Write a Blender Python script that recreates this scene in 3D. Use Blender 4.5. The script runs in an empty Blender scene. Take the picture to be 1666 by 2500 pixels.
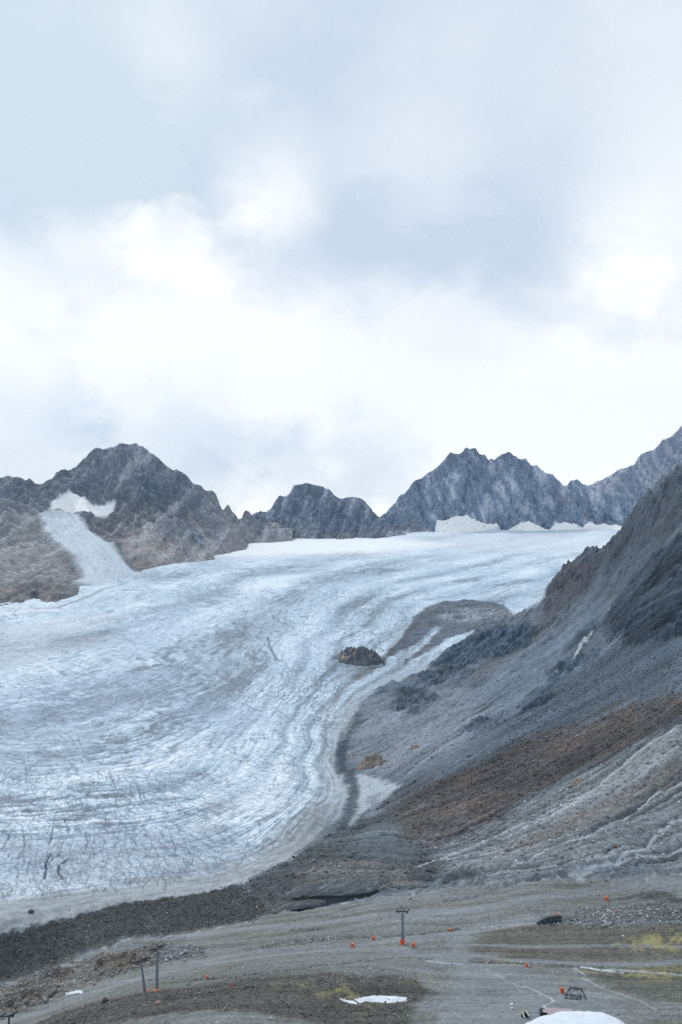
import bpy, bmesh, math, random, time
import numpy as np

T0 = time.time()
random.seed(7)
rng = np.random.default_rng(11)
scene = bpy.context.scene
COL = scene.collection

# ------------------------------------------------------------------ camera
F, CU, CV, ZC = 2430.6, 833.0, 1250.0, 200.0
cam_data = bpy.data.cameras.new('camera')
cam = bpy.data.objects.new('camera', cam_data)
COL.objects.link(cam)
cam.location = (0, 0, ZC)
cam.rotation_euler = (math.radians(90), 0, 0)
cam_data.sensor_fit = 'VERTICAL'
cam_data.sensor_height = 36.0
cam_data.sensor_width = 24.0
cam_data.lens = 35.0
cam_data.clip_start = 1.0
cam_data.clip_end = 60000.0
scene.camera = cam

# ------------------------------------------------------------------ sky, sun, exposure
SUN_EL, SUN_AZ = 48.0, -32.0        # degrees above the horizon, degrees right of the view axis
SUN_STRENGTH, SUN_ANGLE = 1.5, 10.0
EXPOSURE = 0.17
HAZE = 3.6e-5                       # density of the mountain air per metre

world = bpy.data.worlds.new('World')
scene.world = world
world.use_nodes = True
nt = world.node_tree
nt.nodes.clear()


class NG:
    """tiny helper for node graphs"""
    def __init__(self, tree):
        self.t = tree

    def n(self, typ, **kw):
        node = self.t.nodes.new(typ)
        for k, v in kw.items():
            setattr(node, k, v)
        return node

    def put(self, sock, val):
        if isinstance(val, bpy.types.NodeSocket):
            self.t.links.new(val, sock)
        else:
            sock.default_value = val

    def math(self, op, a, b=0.0, c=None, clamp=False):
        m = self.n('ShaderNodeMath', operation=op, use_clamp=clamp)
        self.put(m.inputs[0], a)
        self.put(m.inputs[1], b)
        if c is not None:
            self.put(m.inputs[2], c)
        return m.outputs[0]

    def vmath(self, op, a, b=None, out=0):
        m = self.n('ShaderNodeVectorMath', operation=op)
        self.put(m.inputs[0], a)
        if b is not None:
            self.put(m.inputs[1], b)
        return m.outputs[out]

    def noise(self, vec, scale, detail=4, rough=0.55, dist=0.0, out=0):
        m = self.n('ShaderNodeTexNoise')
        self.put(m.inputs['Vector'], vec)
        m.inputs['Scale'].default_value = scale
        m.inputs['Detail'].default_value = detail
        m.inputs['Roughness'].default_value = rough
        m.inputs['Distortion'].default_value = dist
        return m.outputs[out]

    def maprange(self, val, a, b, c, d, smooth=True):
        m = self.n('ShaderNodeMapRange')
        m.interpolation_type = 'SMOOTHSTEP' if smooth else 'LINEAR'
        self.put(m.inputs[0], val)
        for i, x in enumerate((a, b, c, d)):
            self.put(m.inputs[i + 1], x)
        return m.outputs[0]

    def mix(self, fac, a, b, blend='MIX'):
        m = self.n('ShaderNodeMix', data_type='RGBA', blend_type=blend)
        self.put(m.inputs[0], fac)
        self.put(m.inputs[6], a)
        self.put(m.inputs[7], b)
        return m.outputs[2]


def lin(r, g, b):
    f = lambda c: c / 12.92 if c <= 0.04045 else ((c + 0.055) / 1.055) ** 2.4
    return np.array([f(r / 255.0), f(g / 255.0), f(b / 255.0)], dtype=np.float32)


def rgba(r, g, b):
    return tuple(float(x) for x in lin(r, g, b)) + (1.0,)


def sky_dir(u, v):
    d = np.array([(u - CU) / F, 1.0, (CV - v) / F])
    return tuple(d / np.linalg.norm(d))


g = NG(nt)
tc = g.n('ShaderNodeTexCoord')
D = tc.outputs['Generated']
nish = g.n('ShaderNodeTexSky', sky_type='NISHITA')
nish.sun_disc = False
nish.sun_elevation = math.radians(SUN_EL)
nish.sun_rotation = math.radians(SUN_AZ)
nish.altitude = 2800.0
bg_sky = g.n('ShaderNodeBackground')
bg_sky.inputs['Strength'].default_value = 0.10
nt.links.new(nish.outputs[0], bg_sky.inputs[0])

# brightness of the cloud deck: a bright veil low over the ridges, greyer stratus with billowing lower edges above it
DF = g.vmath('MULTIPLY', D, (1.0, 1.0, 1.35))
nA = g.math('SUBTRACT', g.noise(DF, 4.6, 7, 0.56, 0.15), 0.5)
nB = g.math('SUBTRACT', g.noise(DF, 11.0, 8, 0.60, 0.2), 0.5)
nC = g.math('SUBTRACT', g.noise(DF, 2.3, 4, 0.5), 0.5)
sep = g.n('ShaderNodeSeparateXYZ')
nt.links.new(D, sep.inputs[0])
az = g.math('ARCTAN2', sep.outputs[0], sep.outputs[1])
el = g.math('ARCSINE', sep.outputs[2])
edge = g.math('MULTIPLY_ADD', g.math('SINE', g.math('MULTIPLY', az, 2.3)), -0.034, 0.212)
rel = g.math('SUBTRACT', el, edge)
rel = g.math('MULTIPLY_ADD', nA, 0.30, rel)
rel = g.math('MULTIPLY_ADD', nB, 0.13, rel)
grey = g.maprange(rel, -0.035, 0.085, 0.0, 0.86)
mod = g.math('MULTIPLY_ADD', nA, -0.55, 1.0)
mod = g.math('MULTIPLY_ADD', nB, -0.45, mod)
mod = g.math('MULTIPLY_ADD', nC, -0.45, mod)
grey = g.math('MULTIPLY', grey, mod)
ragged = g.math('MULTIPLY_ADD', nB, 0.16, g.math('MULTIPLY', nA, 0.16))
for (u, v, rad, amp) in [
        (690, 440, 0.075, -0.50), (660, 540, 0.06, -0.40), (410, 150, 0.085, -0.34), (220, 510, 0.05, -0.40),
        (420, 600, 0.04, -0.45), (1640, 470, 0.12, -0.34), (1540, 640, 0.10, -0.30), (1080, 470, 0.11, -0.20),
        (100, 60, 0.07, -0.15), (1600, 160, 0.16, -0.16),
        (1010, 640, 0.14, 0.26), (880, 540, 0.08, 0.16), (1380, 380, 0.12, 0.15), (640, 110, 0.17, 0.22), (60, 180, 0.13, 0.26), (300, 280, 0.12, 0.16), (1250, 700, 0.10, 0.2),
        (110, 510, 0.11, 0.40), (300, 540, 0.09, 0.28), (30, 1120, 0.09, 0.52), (450, 1130, 0.095, 0.55), (870, 1170, 0.085, 0.62), (690, 1140, 0.07, 0.35), (640, 1245, 0.02, -0.7), (920, 1245, 0.02, -0.5)]:
    dist = g.math('ADD', g.vmath('DISTANCE', D, sky_dir(u, v), out=1), ragged)
    grey = g.math('ADD', grey, g.maprange(dist, rad * 0.05, rad * 1.25, amp, 0.0))
grey = g.math('MAXIMUM', g.math('MINIMUM', grey, 1.15), 0.0)
tint = g.noise(D, 2.2, 2, 0.5)
dark = g.mix(g.maprange(tint, 0.4, 0.62, 0.0, 1.0), rgba(200, 212, 227), rgba(208, 221, 231))
ccol = g.mix(g.math('MINIMUM', grey, 1.0), (1.02, 1.025, 1.03, 1), dark)
bg_cloud = g.n('ShaderNodeBackground')
nt.links.new(ccol, bg_cloud.inputs[0])
bg_cloud.inputs['Strength'].default_value = 1.0
mixs = g.n('ShaderNodeMixShader')
mixs.inputs[0].default_value = 0.94
nt.links.new(bg_sky.outputs[0], mixs.inputs[1])
nt.links.new(bg_cloud.outputs[0], mixs.inputs[2])
wo = g.n('ShaderNodeOutputWorld')
nt.links.new(mixs.outputs[0], wo.inputs[0])

sun_data = bpy.data.lights.new('sun', 'SUN')
sun_data.energy = SUN_STRENGTH
sun_data.angle = math.radians(SUN_ANGLE)
sun_data.color = (1.0, 0.96, 0.90)
sun = bpy.data.objects.new('sun', sun_data)
COL.objects.link(sun)
sun.rotation_euler = (math.radians(90 - SUN_EL), 0, math.radians(180 - SUN_AZ))

scene.view_settings.view_transform = 'Standard'
scene.view_settings.look = 'None'
scene.view_settings.exposure = EXPOSURE
scene.view_settings.gamma = 1.0
scene.view_settings.use_curve_mapping = False
scene.cycles.use_denoising = False
scene.cycles.max_bounces = 6
scene.cycles.diffuse_bounces = 3
scene.cycles.glossy_bounces = 2
scene.cycles.volume_bounces = 0
scene.cycles.caustics_reflective = False
scene.cycles.caustics_refractive = False

# ------------------------------------------------------------------ numeric helpers
PERM = rng.permutation(4096).astype(np.int32)
GANG = (PERM.astype(np.float32) / 4096.0) * 2 * np.pi
GX, GY = np.cos(GANG), np.sin(GANG)


def perlin(x, y, seed=0):
    x = np.asarray(x, np.float32)
    y = np.asarray(y, np.float32)
    xi = np.floor(x)
    yi = np.floor(y)
    fx = x - xi
    fy = y - yi
    xi = xi.astype(np.int32)
    yi = yi.astype(np.int32) + seed * 131

    def corner(ix, iy, dx, dy):
        h = PERM[(PERM[ix & 4095] + iy) & 4095]
        return GX[h] * dx + GY[h] * dy
    u = fx * fx * fx * (fx * (fx * 6 - 15) + 10)
    v = fy * fy * fy * (fy * (fy * 6 - 15) + 10)
    a = corner(xi, yi, fx, fy)
    b = corner(xi + 1, yi, fx - 1, fy)
    c = corner(xi, yi + 1, fx, fy - 1)
    d = corner(xi + 1, yi + 1, fx - 1, fy - 1)
    ab = a + u * (b - a)
    cd = c + u * (d - c)
    return (ab + v * (cd - ab)) * 1.5


def fbm(x, y, octv=4, seed=0, gain=0.5, lac=2.03):
    s = 0
    a = 1.0
    tot = 0
    f = 1.0
    for i in range(octv):
        s = s + a * perlin(x * f, y * f, seed + i * 7)
        tot += a
        a *= gain
        f *= lac
    return s / tot


def ridged(x, y, octv=4, seed=0, gain=0.5, lac=2.07):
    s = 0
    a = 1.0
    tot = 0
    f = 1.0
    w = 1.0
    for i in range(octv):
        r = 1.0 - np.abs(perlin(x * f, y * f, seed + i * 7))
        r = r * r * w
        s = s + a * r
        w = np.clip(r * 1.6, 0, 1)
        tot += a
        a *= gain
        f *= lac
    return s / tot


def sstep(a, b, x):
    t = np.clip((x - a) / (b - a), 0, 1)
    return t * t * (3 - 2 * t)


class RBF:
    """smooth interpolation of scattered values (multiquadric + plane)"""
    def __init__(self, xy, val, c=25.0, smooth=0.0):
        xy = np.asarray(xy, float)
        val = np.asarray(val, float)
        self.s = 1000.0
        self.m = xy.mean(0)
        p = (xy - self.m) / self.s
        self.c2 = (c / self.s) ** 2
        n = len(p)
        d = np.sqrt(((p[:, None] - p[None]) ** 2).sum(-1) + self.c2)
        d[np.arange(n), np.arange(n)] -= smooth
        P = np.c_[np.ones(n), p]
        A = np.block([[d, P], [P.T, np.zeros((3, 3))]])
        w = np.linalg.lstsq(A, np.r_[val, np.zeros(3)], rcond=None)[0]
        self.p, self.w, self.q = p, w[:n], w[n:]

    def __call__(self, X, Y):
        sh = np.shape(X)
        x = (np.ravel(X) - self.m[0]) / self.s
        y = (np.ravel(Y) - self.m[1]) / self.s
        out = self.q[0] + self.q[1] * x + self.q[2] * y
        for k in range(0, len(x), 60000):
            sl = slice(k, k + 60000)
            d = np.sqrt((x[sl, None] - self.p[:, 0]) ** 2 + (y[sl, None] - self.p[:, 1]) ** 2 + self.c2)
            out[sl] += d @ self.w
        return out.reshape(sh)


def wpt(u, v, Y):
    """world point at view column u, row v (photo pixels) and distance Y"""
    return ((u - CU) / F * Y, Y, ZC - (v - CV) / F * Y)


def seg_dist(X, Y, poly, closed=False):
    pts = list(poly)
    if closed:
        pts = pts + [pts[0]]
    best = np.full(X.shape, 1e9, np.float32)
    for (ax, ay), (bx, by) in zip(pts[:-1], pts[1:]):
        dx, dy = bx - ax, by - ay
        L = dx * dx + dy * dy + 1e-9
        t = np.clip(((X - ax) * dx + (Y - ay) * dy) / L, 0, 1)
        d = (X - ax - t * dx) ** 2 + (Y - ay - t * dy) ** 2
        np.minimum(best, d, out=best)
    return np.sqrt(best)


def inside(X, Y, poly):
    r = np.zeros(X.shape, bool)
    n = len(poly)
    for i in range(n):
        ax, ay = poly[i]
        bx, by = poly[(i + 1) % n]
        if ay == by:
            continue
        cond = ((ay > Y) != (by > Y)) & (X < (bx - ax) * (Y - ay) / (by - ay) + ax)
        r ^= cond
    return r


def sdist(X, Y, poly):
    d = seg_dist(X, Y, poly, True)
    return np.where(inside(X, Y, poly), d, -d)


# ------------------------------------------------------------------ mesh helpers
def mesh_from(name, co, faces, mats=(), attrs=None, smooth=False):
    """co (n,3), faces (m,k) fixed k"""
    me = bpy.data.meshes.new(name)
    co = np.asarray(co, np.float32)
    faces = np.asarray(faces, np.int32)
    n, (m, k) = len(co), faces.shape
    me.vertices.add(n)
    me.vertices.foreach_set('co', co.ravel())
    me.loops.add(m * k)
    me.loops.foreach_set('vertex_index', faces.ravel())
    me.polygons.add(m)
    me.polygons.foreach_set('loop_start', np.arange(0, m * k, k, dtype=np.int32))
    me.polygons.foreach_set('loop_total', np.full(m, k, np.int32))
    if smooth:
        me.polygons.foreach_set('use_smooth', np.ones(m, bool))
    me.update(calc_edges=True)
    for an, av in (attrs or {}).items():
        av = np.asarray(av, np.float32)
        if av.ndim == 2:
            a = me.attributes.new(an, 'FLOAT_COLOR', 'POINT')
            if av.shape[1] == 3:
                av = np.c_[av, np.ones(len(av), np.float32)]
            a.data.foreach_set('color', av.astype(np.float32).ravel())
        else:
            a = me.attributes.new(an, 'FLOAT', 'POINT')
            a.data.foreach_set('value', av)
    for mt in mats:
        me.materials.append(mt)
    return me


def link(name, me, label=None, cat=None, group=None, kind=None, parent=None):
    o = bpy.data.objects.new(name, me)
    COL.objects.link(o)
    if parent is not None:
        o.parent = parent
    for k, v in (('label', label), ('category', cat), ('group', group), ('kind', kind)):
        if v:
            o[k] = v
    return o


def sub_mesh(name, co, quads, keep, mats, attrs):
    q = quads[keep]
    used = np.zeros(len(co), bool)
    used[q.ravel()] = True
    remap = np.cumsum(used) - 1
    return mesh_from(name, co[used], remap[q], mats, {k: v[used] for k, v in attrs.items()}, smooth=True)


# ------------------------------------------------------------------ materials
def surf_material(name, rough=0.92, grain=0.45, grain_amp=0.5, stone=1.1, stone_amp=0.9, bump=0.35, spec=0.2):
    """albedo from the 'Col' attribute, broken up by grain and scattered pale stones; 'Spk' says how stony the surface is"""
    m = bpy.data.materials.new(name)
    m.use_nodes = True
    t = m.node_tree
    t.nodes.clear()
    h = NG(t)
    out = h.n('ShaderNodeOutputMaterial')
    bs = h.n('ShaderNodeBsdfPrincipled')
    bs.inputs['Roughness'].default_value = rough
    bs.inputs['Specular IOR Level'].default_value = spec
    t.links.new(bs.outputs[0], out.inputs[0])
    at = h.n('ShaderNodeAttribute', attribute_name='Col')
    sp = h.n('ShaderNodeAttribute', attribute_name='Spk')
    spk = sp.outputs['Fac']
    pos = h.n('ShaderNodeTexCoord').outputs['Object']
    gr = h.noise(pos, grain, 8, 0.78)
    a = h.math('MULTIPLY_ADD', spk, grain_amp, 0.12)
    gv = h.maprange(gr, 0.36, 0.66, -1.0, 1.0, False)
    fac = h.math('MULTIPLY_ADD', gv, a, 1.0)
    fac = h.math('MAXIMUM', fac, 0.25)
    vo = h.n('ShaderNodeTexVoronoi', feature='F1')
    t.links.new(pos, vo.inputs['Vector'])
    vo.inputs['Scale'].default_value = stone
    sepc = h.n('ShaderNodeSeparateColor')
    t.links.new(vo.outputs['Color'], sepc.inputs[0])
    pale = h.math('MULTIPLY', h.maprange(sepc.outputs[0], 0.80, 0.97, 0.0, 1.0), h.maprange(vo.outputs['Distance'], 0.25, 0.5, 1.0, 0.0))
    darkc = h.math('MULTIPLY', h.maprange(sepc.outputs[1], 0.72, 0.92, 0.0, 1.0), h.maprange(vo.outputs['Distance'], 0.25, 0.5, 1.0, 0.0))
    tone = h.math('MULTIPLY', h.math('SUBTRACT', pale, h.math('MULTIPLY', darkc, 0.5)), h.math('MULTIPLY', spk, stone_amp))
    fac = h.math('MULTIPLY', fac, h.math('ADD', tone, 1.0))
    colr = h.vmath('SCALE', at.outputs['Color'])
    h.put(colr.node.inputs['Scale'], fac)
    t.links.new(colr, bs.inputs['Base Color'])
    hgt = h.math('ADD', gr, h.math('MULTIPLY', tone, 0.3))
    bp = h.n('ShaderNodeBump')
    bp.inputs['Strength'].default_value = bump
    bp.inputs['Distance'].default_value = 1.0
    t.links.new(hgt, bp.inputs['Height'])
    t.links.new(bp.outputs[0], bs.inputs['Normal'])
    return m


def plain_material(name, rgb, rough=0.7, metal=0.0, var=0.12, scale=3.0, bump=0.0):
    m = bpy.data.materials.new(name)
    m.use_nodes = True
    t = m.node_tree
    h = NG(t)
    bs = t.nodes['Principled BSDF']
    bs.inputs['Roughness'].default_value = rough
    bs.inputs['Metallic'].default_value = metal
    bs.inputs['Specular IOR Level'].default_value = 0.3
    tcn = h.n('ShaderNodeTexCoord')
    nz = h.noise(tcn.outputs['Object'], scale, 5, 0.6)
    f = h.maprange(nz, 0.25, 0.75, 1 - var, 1 + var, False)
    c = h.vmath('SCALE', tuple(float(x) for x in lin(*rgb)))
    h.put(c.node.inputs['Scale'], f)
    t.links.new(c, bs.inputs['Base Color'])
    if bump:
        bp = h.n('ShaderNodeBump')
        bp.inputs['Strength'].default_value = bump
        t.links.new(nz, bp.inputs['Height'])
        t.links.new(bp.outputs[0], bs.inputs['Normal'])
    return m


M_SCREE = surf_material('scree', grain=0.35, grain_amp=0.42, stone=0.85, stone_amp=1.0, bump=0.7)
M_GRAVEL = surf_material('gravel', grain=0.6, grain_amp=0.42, stone=1.3, stone_amp=1.0, bump=0.6)
M_ICE = surf_material('ice', rough=0.65, grain=0.16, grain_amp=0.18, stone=0.4, stone_amp=0.2, bump=0.22, spec=0.25)
M_ROCK = surf_material('mountain_rock', grain=0.12, grain_amp=0.38, stone=0.2, stone_amp=0.35, bump=1.0)
M_SNOW = surf_material('snow', rough=0.7, grain=0.12, grain_amp=0.08, stone=0.3, stone_amp=0.1, bump=0.15)

# ------------------------------------------------------------------ the valley: one height field, cut into glacier, slope, moraine and ground
GLV = [(1272, 4000), (1280, 3820), (1290, 3600), (1300, 3450), (1310, 3300), (1325, 3000), (1350, 2600), (1400, 2150), (1450, 1820), (1500, 1590), (1600, 1270),
       (1700, 1060), (1800, 910), (1900, 800), (2000, 715), (2100, 645), (2200, 588), (2285, 545)]


def gY(v):
    a = np.array(GLV)
    return float(np.interp(v, a[:, 0], a[:, 1]))


ctrl = []
# glacier
for v in (1276, 1290, 1310, 1340, 1380):
    for u in range(-400, 2100, 300):
        ctrl.append((u, v, gY(v)))
for v in (1430, 1480, 1540):
    for u in range(-400, 1000, 200):
        ctrl.append((u, v, gY(v)))
ctrl += [(1150, 1440, gY(1440) * 1.01), (1280, 1430, gY(1430)), (1100, 1475, gY(1475)), (1240, 1478, gY(1478)), (1050, 1560, gY(1545))]
for v in (1600, 1660, 1730, 1800, 1880):
    for u in (-400, -150, 100, 300, 500, 680, 790):
        ctrl.append((u, v, gY(v)))
for v in (1960, 2040, 2110):
    for u in (-400, -150, 100, 300, 470, 600):
        ctrl.append((u, v, gY(v)))
ctrl += [(700, 1960, 745), (780, 1960, 735), (700, 2040, 685), (780, 2020, 695), (690, 2080, 655)]
ctrl += [(-400, 2200, 592), (-150, 2200, 590), (0, 2200, 588), (150, 2170, 604), (300, 2150, 615), (450, 2130, 627)]
# foot of the glacier, dark moraine
ctrl += [(-400, 2340, 540), (0, 2285, 548), (200, 2225, 576), (400, 2190, 595), (560, 2165, 606),
         (0, 2340, 540), (200, 2280, 558), (400, 2235, 572), (560, 2210, 580),
         (0, 2400, 529), (-400, 2460, 520), (100, 2372, 530), (200, 2338, 538), (300, 2298, 546), (450, 2278, 548), (600, 2250, 547)]
# gully and road behind the brown knoll
ctrl += [(0, 2445, 503), (60, 2485, 470), (130, 2430, 500), (250, 2415, 472), (250, 2370, 505), (400, 2370, 480), (400, 2330, 512),
         (600, 2340, 478), (600, 2300, 508), (800, 2310, 490), (800, 2270, 512), (-400, 2560, 470)]
ctrl += [(80, 2492, 432), (200, 2452, 425), (383, 2420, 415), (600, 2390, 420), (750, 2372, 428), (900, 2380, 428),
         (200, 2500, 398), (500, 2450, 397), (500, 2500, 376), (800, 2450, 405), (800, 2500, 386), (900, 2440, 411), (-400, 2700, 390)]
ctrl += [(1100, 2400, 435), (1100, 2500, 392), (1300, 2382, 443), (1300, 2450, 414), (1300, 2500, 394), (1500, 2400, 434),
         (1500, 2500, 391), (1660, 2400, 429), (1660, 2500, 389), (1100, 2300, 483), (1300, 2300, 477), (1500, 2300, 470), (1666, 2300, 463),
         (980, 2300, 486), (1300, 2250, 497), (1500, 2230, 500), (1600, 2178, 514), (1640, 2200, 503), (1560, 2195, 512), (1480, 2190, 520),
         (1200, 2250, 502), (1000, 2250, 510), (1500, 2160, 528)]
ctrl += [(-400, 3000, 325), (200, 2850, 325), (600, 2800, 325), (1100, 2800, 325), (1666, 2800, 325), (2060, 2800, 325), (2060, 2500, 382),
         (2060, 2300, 446), (2060, 2180, 478), (2300, 2100, 470)]
# right hand mountainside
ctrl += [(1666, 2210, 500), (1666, 2120, 545), (1666, 2000, 584), (1666, 1900, 618), (1666, 1800, 656), (1666, 1700, 711), (1666, 1600, 770), (1666, 1500, 835),
         (1666, 1400, 900), (1666, 1300, 965), (1666, 1225, 1010)]
ctrl += [(1500, 1500, 985), (1500, 1400, 1070), (1400, 1500, 1110), (1430, 1400, 1170), (1300, 1600, 1050), (1500, 1600, 868), (1500, 1700, 782), (1300, 1700, 890), (1100, 1700, 985),
         (1500, 1800, 708), (1300, 1800, 778), (1100, 1800, 842), (950, 1800, 890), (1500, 1900, 642), (1300, 1900, 688), (1100, 1900, 732),
         (1000, 1900, 765), (920, 1920, 765), (900, 1850, 838), (1500, 2000, 585), (1300, 2000, 614), (1100, 2000, 645), (1000, 2000, 668), (920, 2020, 682), (860, 2040, 672),
         (1500, 2090, 547), (1300, 2100, 560), (1100, 2090, 588), (960, 2060, 628), (960, 2110, 598), (1300, 2200, 515), (1100, 2200, 534),
         (800, 2080, 640), (700, 2140, 607), (800, 2140, 597), (850, 2190, 566), (720, 2215, 560), (960, 2180, 558), (640, 2225, 563),
         (960, 1740, 968), (1020, 1680, 1060), (1200, 1600, 1130), (1200, 1540, 1270), (1130, 1600, 1210), (1260, 1520, 1290)]
for (u, v) in [(1160, 1542), (1109, 1582), (1040, 1637), (929, 1677), (886, 1714), (854, 1778), (833, 1810), (818, 1850), (832, 1900), (857, 1950), (842, 1995), (800, 2035)]:
    ctrl.append((u, v, gY(v)))
RIDGE = [(1666, 1160, 1050), (1620, 1190, 1075), (1570, 1232, 1100), (1540, 1266, 1130), (1510, 1310, 1160), (1482, 1343, 1190), (1440, 1352, 1212), (1400, 1369, 1232),
         (1370, 1410, 1245), (1340, 1458, 1268), (1312, 1492, 1300), (1290, 1505, 1330)]
ctrl += RIDGE
ctrl += [(1780, 1090, 1030), (1900, 1010, 1020), (2060, 920, 1010), (2060, 1300, 880), (2060, 1600, 730), (2060, 1850, 600), (2060, 2050, 520), (1850, 1400, 880), (1850, 1700, 690), (1850, 1950, 565)]
cw = [wpt(*c) for c in ctrl]
# land behind that ridge falls back to the glacier
for (u, v, Y) in RIDGE[:9] + [(1780, 1090, 1030), (1900, 1010, 1020), (2060, 920, 1010)]:
    x, y, z = wpt(u, v, Y)
    for k, dz in ((1.18, 0.45), (1.5, 1.0)):
        zg = ZC - (np.interp(Y * k, [c[1] for c in GLV[::-1]], [c[0] for c in GLV[::-1]]) - CV) / F * Y * k
        cw.append(((u - CU) / F * Y * k + 0.0, Y * k, z + (zg - z) * dz))
cw = np.array(cw)
H0 = RBF(cw[:, :2], cw[:, 2], c=22.0)

us = np.concatenate([np.arange(-420, -40, 9.0), np.arange(-40, 1706, 2.55), np.arange(1706, 2090, 9.0)])
ys = [330.0]
while ys[-1] < 4000:
    y = ys[-1]
    ys.append(y * (1 + (0.0017 if y < 1250 else min(0.0042, 0.0017 + (y - 1250) * 8e-6))))
ys = np.array(ys)
NU, NY = len(us), len(ys)
UU, YY = np.meshgrid(us, ys)             # rows = distance, cols = bearing
XX = ((UU - CU) / F * YY).astype(np.float32)
YY = YY.astype(np.float32)


def coarse(fn, st=5):
    """evaluate a smooth function on every st-th vertex and interpolate"""
    ci = np.unique(np.r_[np.arange(0, NU, st), NU - 1])
    ri = np.unique(np.r_[np.arange(0, NY, st), NY - 1])
    v = fn(XX[np.ix_(ri, ci)].astype(float), YY[np.ix_(ri, ci)].astype(float))
    tmp = np.empty((len(ri), NU), np.float32)
    for i in range(len(ri)):
        tmp[i] = np.interp(np.arange(NU), ci, v[i])
    f = np.interp(np.arange(NY), ri, np.arange(len(ri)))
    i0 = np.clip(f.astype(int), 0, len(ri) - 2)
    t = (f - i0).astype(np.float32)[:, None]
    return tmp[i0] * (1 - t) + tmp[i0 + 1] * t


Z = coarse(H0, 4)
ZBASE = Z.copy()
print('base', time.time() - T0, NU, NY, NU * NY)


def grid_at(field, x, y):
    u = CU + x / y * F
    c = np.interp(u, us, np.arange(NU))
    r = np.interp(y, ys, np.arange(NY))
    c0 = np.clip(np.floor(c).astype(int), 0, NU - 2)
    r0 = np.clip(np.floor(r).astype(int), 0, NY - 2)
    a, b = c - c0, r - r0
    return (field[r0, c0] * (1 - a) * (1 - b) + field[r0, c0 + 1] * a * (1 - b) + field[r0 + 1, c0] * (1 - a) * b + field[r0 + 1, c0 + 1] * a * b)


def hit(u, v, field=None):
    """first point of the land seen in direction (u, v); gives world x, y, z"""
    field = ZBASE if field is None else field
    x = (u - CU) / F * ys
    z = grid_at(field, x, ys)
    ray = ZC - (v - CV) / F * ys
    idx = np.nonzero(z >= ray)[0]
    if len(idx) == 0:
        k = int(np.argmin(ray - z))
        return x[k], ys[k], z[k]
    k = idx[0]
    if k == 0:
        return x[0], ys[0], z[0]
    d0, d1 = ray[k - 1] - z[k - 1], ray[k] - z[k]
    t = d0 / (d0 - d1)
    Y = ys[k - 1] + t * (ys[k] - ys[k - 1])
    return (u - CU) / F * Y, Y, ZC - (v - CV) / F * Y


def hxy(pts):
    return [hit(u, v)[:2] for (u, v) in pts]


# slow warp used on every outline so no border is a straight line
WX = (fbm(XX / 60, YY / 60, 4, 1) * 9).astype(np.float32)
WY = (fbm(XX / 60, YY / 60, 4, 2) * 9).astype(np.float32)
QSTK = None
WX2 = (fbm(XX / 14, YY / 14, 3, 3) * 3).astype(np.float32)


def area(pts, soft, warp=1.0, rough=0.0, world=None):
    """0..1 mask of an outline given in photo pixels (projected onto the land), soft edge in metres"""
    poly = world if world is not None else hxy(pts)
    P = np.array(poly)
    pad = soft * 2 + 12 * warp + 6
    r0, r1 = np.searchsorted(ys, [P[:, 1].min() - pad, P[:, 1].max() + pad])
    out = np.zeros((NY, NU), np.float32)
    if r1 <= r0:
        return out
    X = XX[r0:r1] + (WX[r0:r1] + WX2[r0:r1]) * warp
    Y = YY[r0:r1] + WY[r0:r1] * warp
    c0 = np.argmax((X > P[:, 0].min() - pad).any(0))
    c1 = NU - np.argmax((X < P[:, 0].max() + pad).any(0)[::-1])
    X, Y = X[:, c0:c1], Y[:, c0:c1]
    sd = sdist(X, Y, poly)
    if rough:
        sd = sd + fbm(X / 5, Y / 5, 3, 5) * rough
    if QSTK is not None and world is None:
        sd = sd + QSTK[r0:r1, c0:c1] * soft * 1.3
    out[r0:r1, c0:c1] = sstep(-soft, soft, sd)
    return out


def stroke(pts, width, warp=0.3, world=None):
    """0..1 mask along a line, half width in metres (scalar or (start, end))"""
    poly = world if world is not None else hxy(pts)
    P = np.array(poly)
    pad = width * 2 + 10 * warp + 4
    r0, r1 = np.searchsorted(ys, [P[:, 1].min() - pad, P[:, 1].max() + pad])
    out = np.zeros((NY, NU), np.float32)
    r1 = min(r1 + 1, NY)
    r0 = max(r0 - 1, 0)
    sub = XX[r0:r1]
    cc = np.nonzero(((sub > P[:, 0].min() - pad) & (sub < P[:, 0].max() + pad)).any(0))[0]
    if len(cc) == 0:
        return out
    c0, c1 = cc[0], cc[-1] + 1
    X = XX[r0:r1, c0:c1] + (WX2[r0:r1, c0:c1]) * warp
    Y = YY[r0:r1, c0:c1] + WY[r0:r1, c0:c1] * warp * 0.3
    d = seg_dist(X, Y, poly)
    sp = 0.0012 * YY[r0:r1, c0:c1]
    out[r0:r1, c0:c1] = 1 - sstep(width * 0.4, width + sp, d)
    return out


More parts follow.
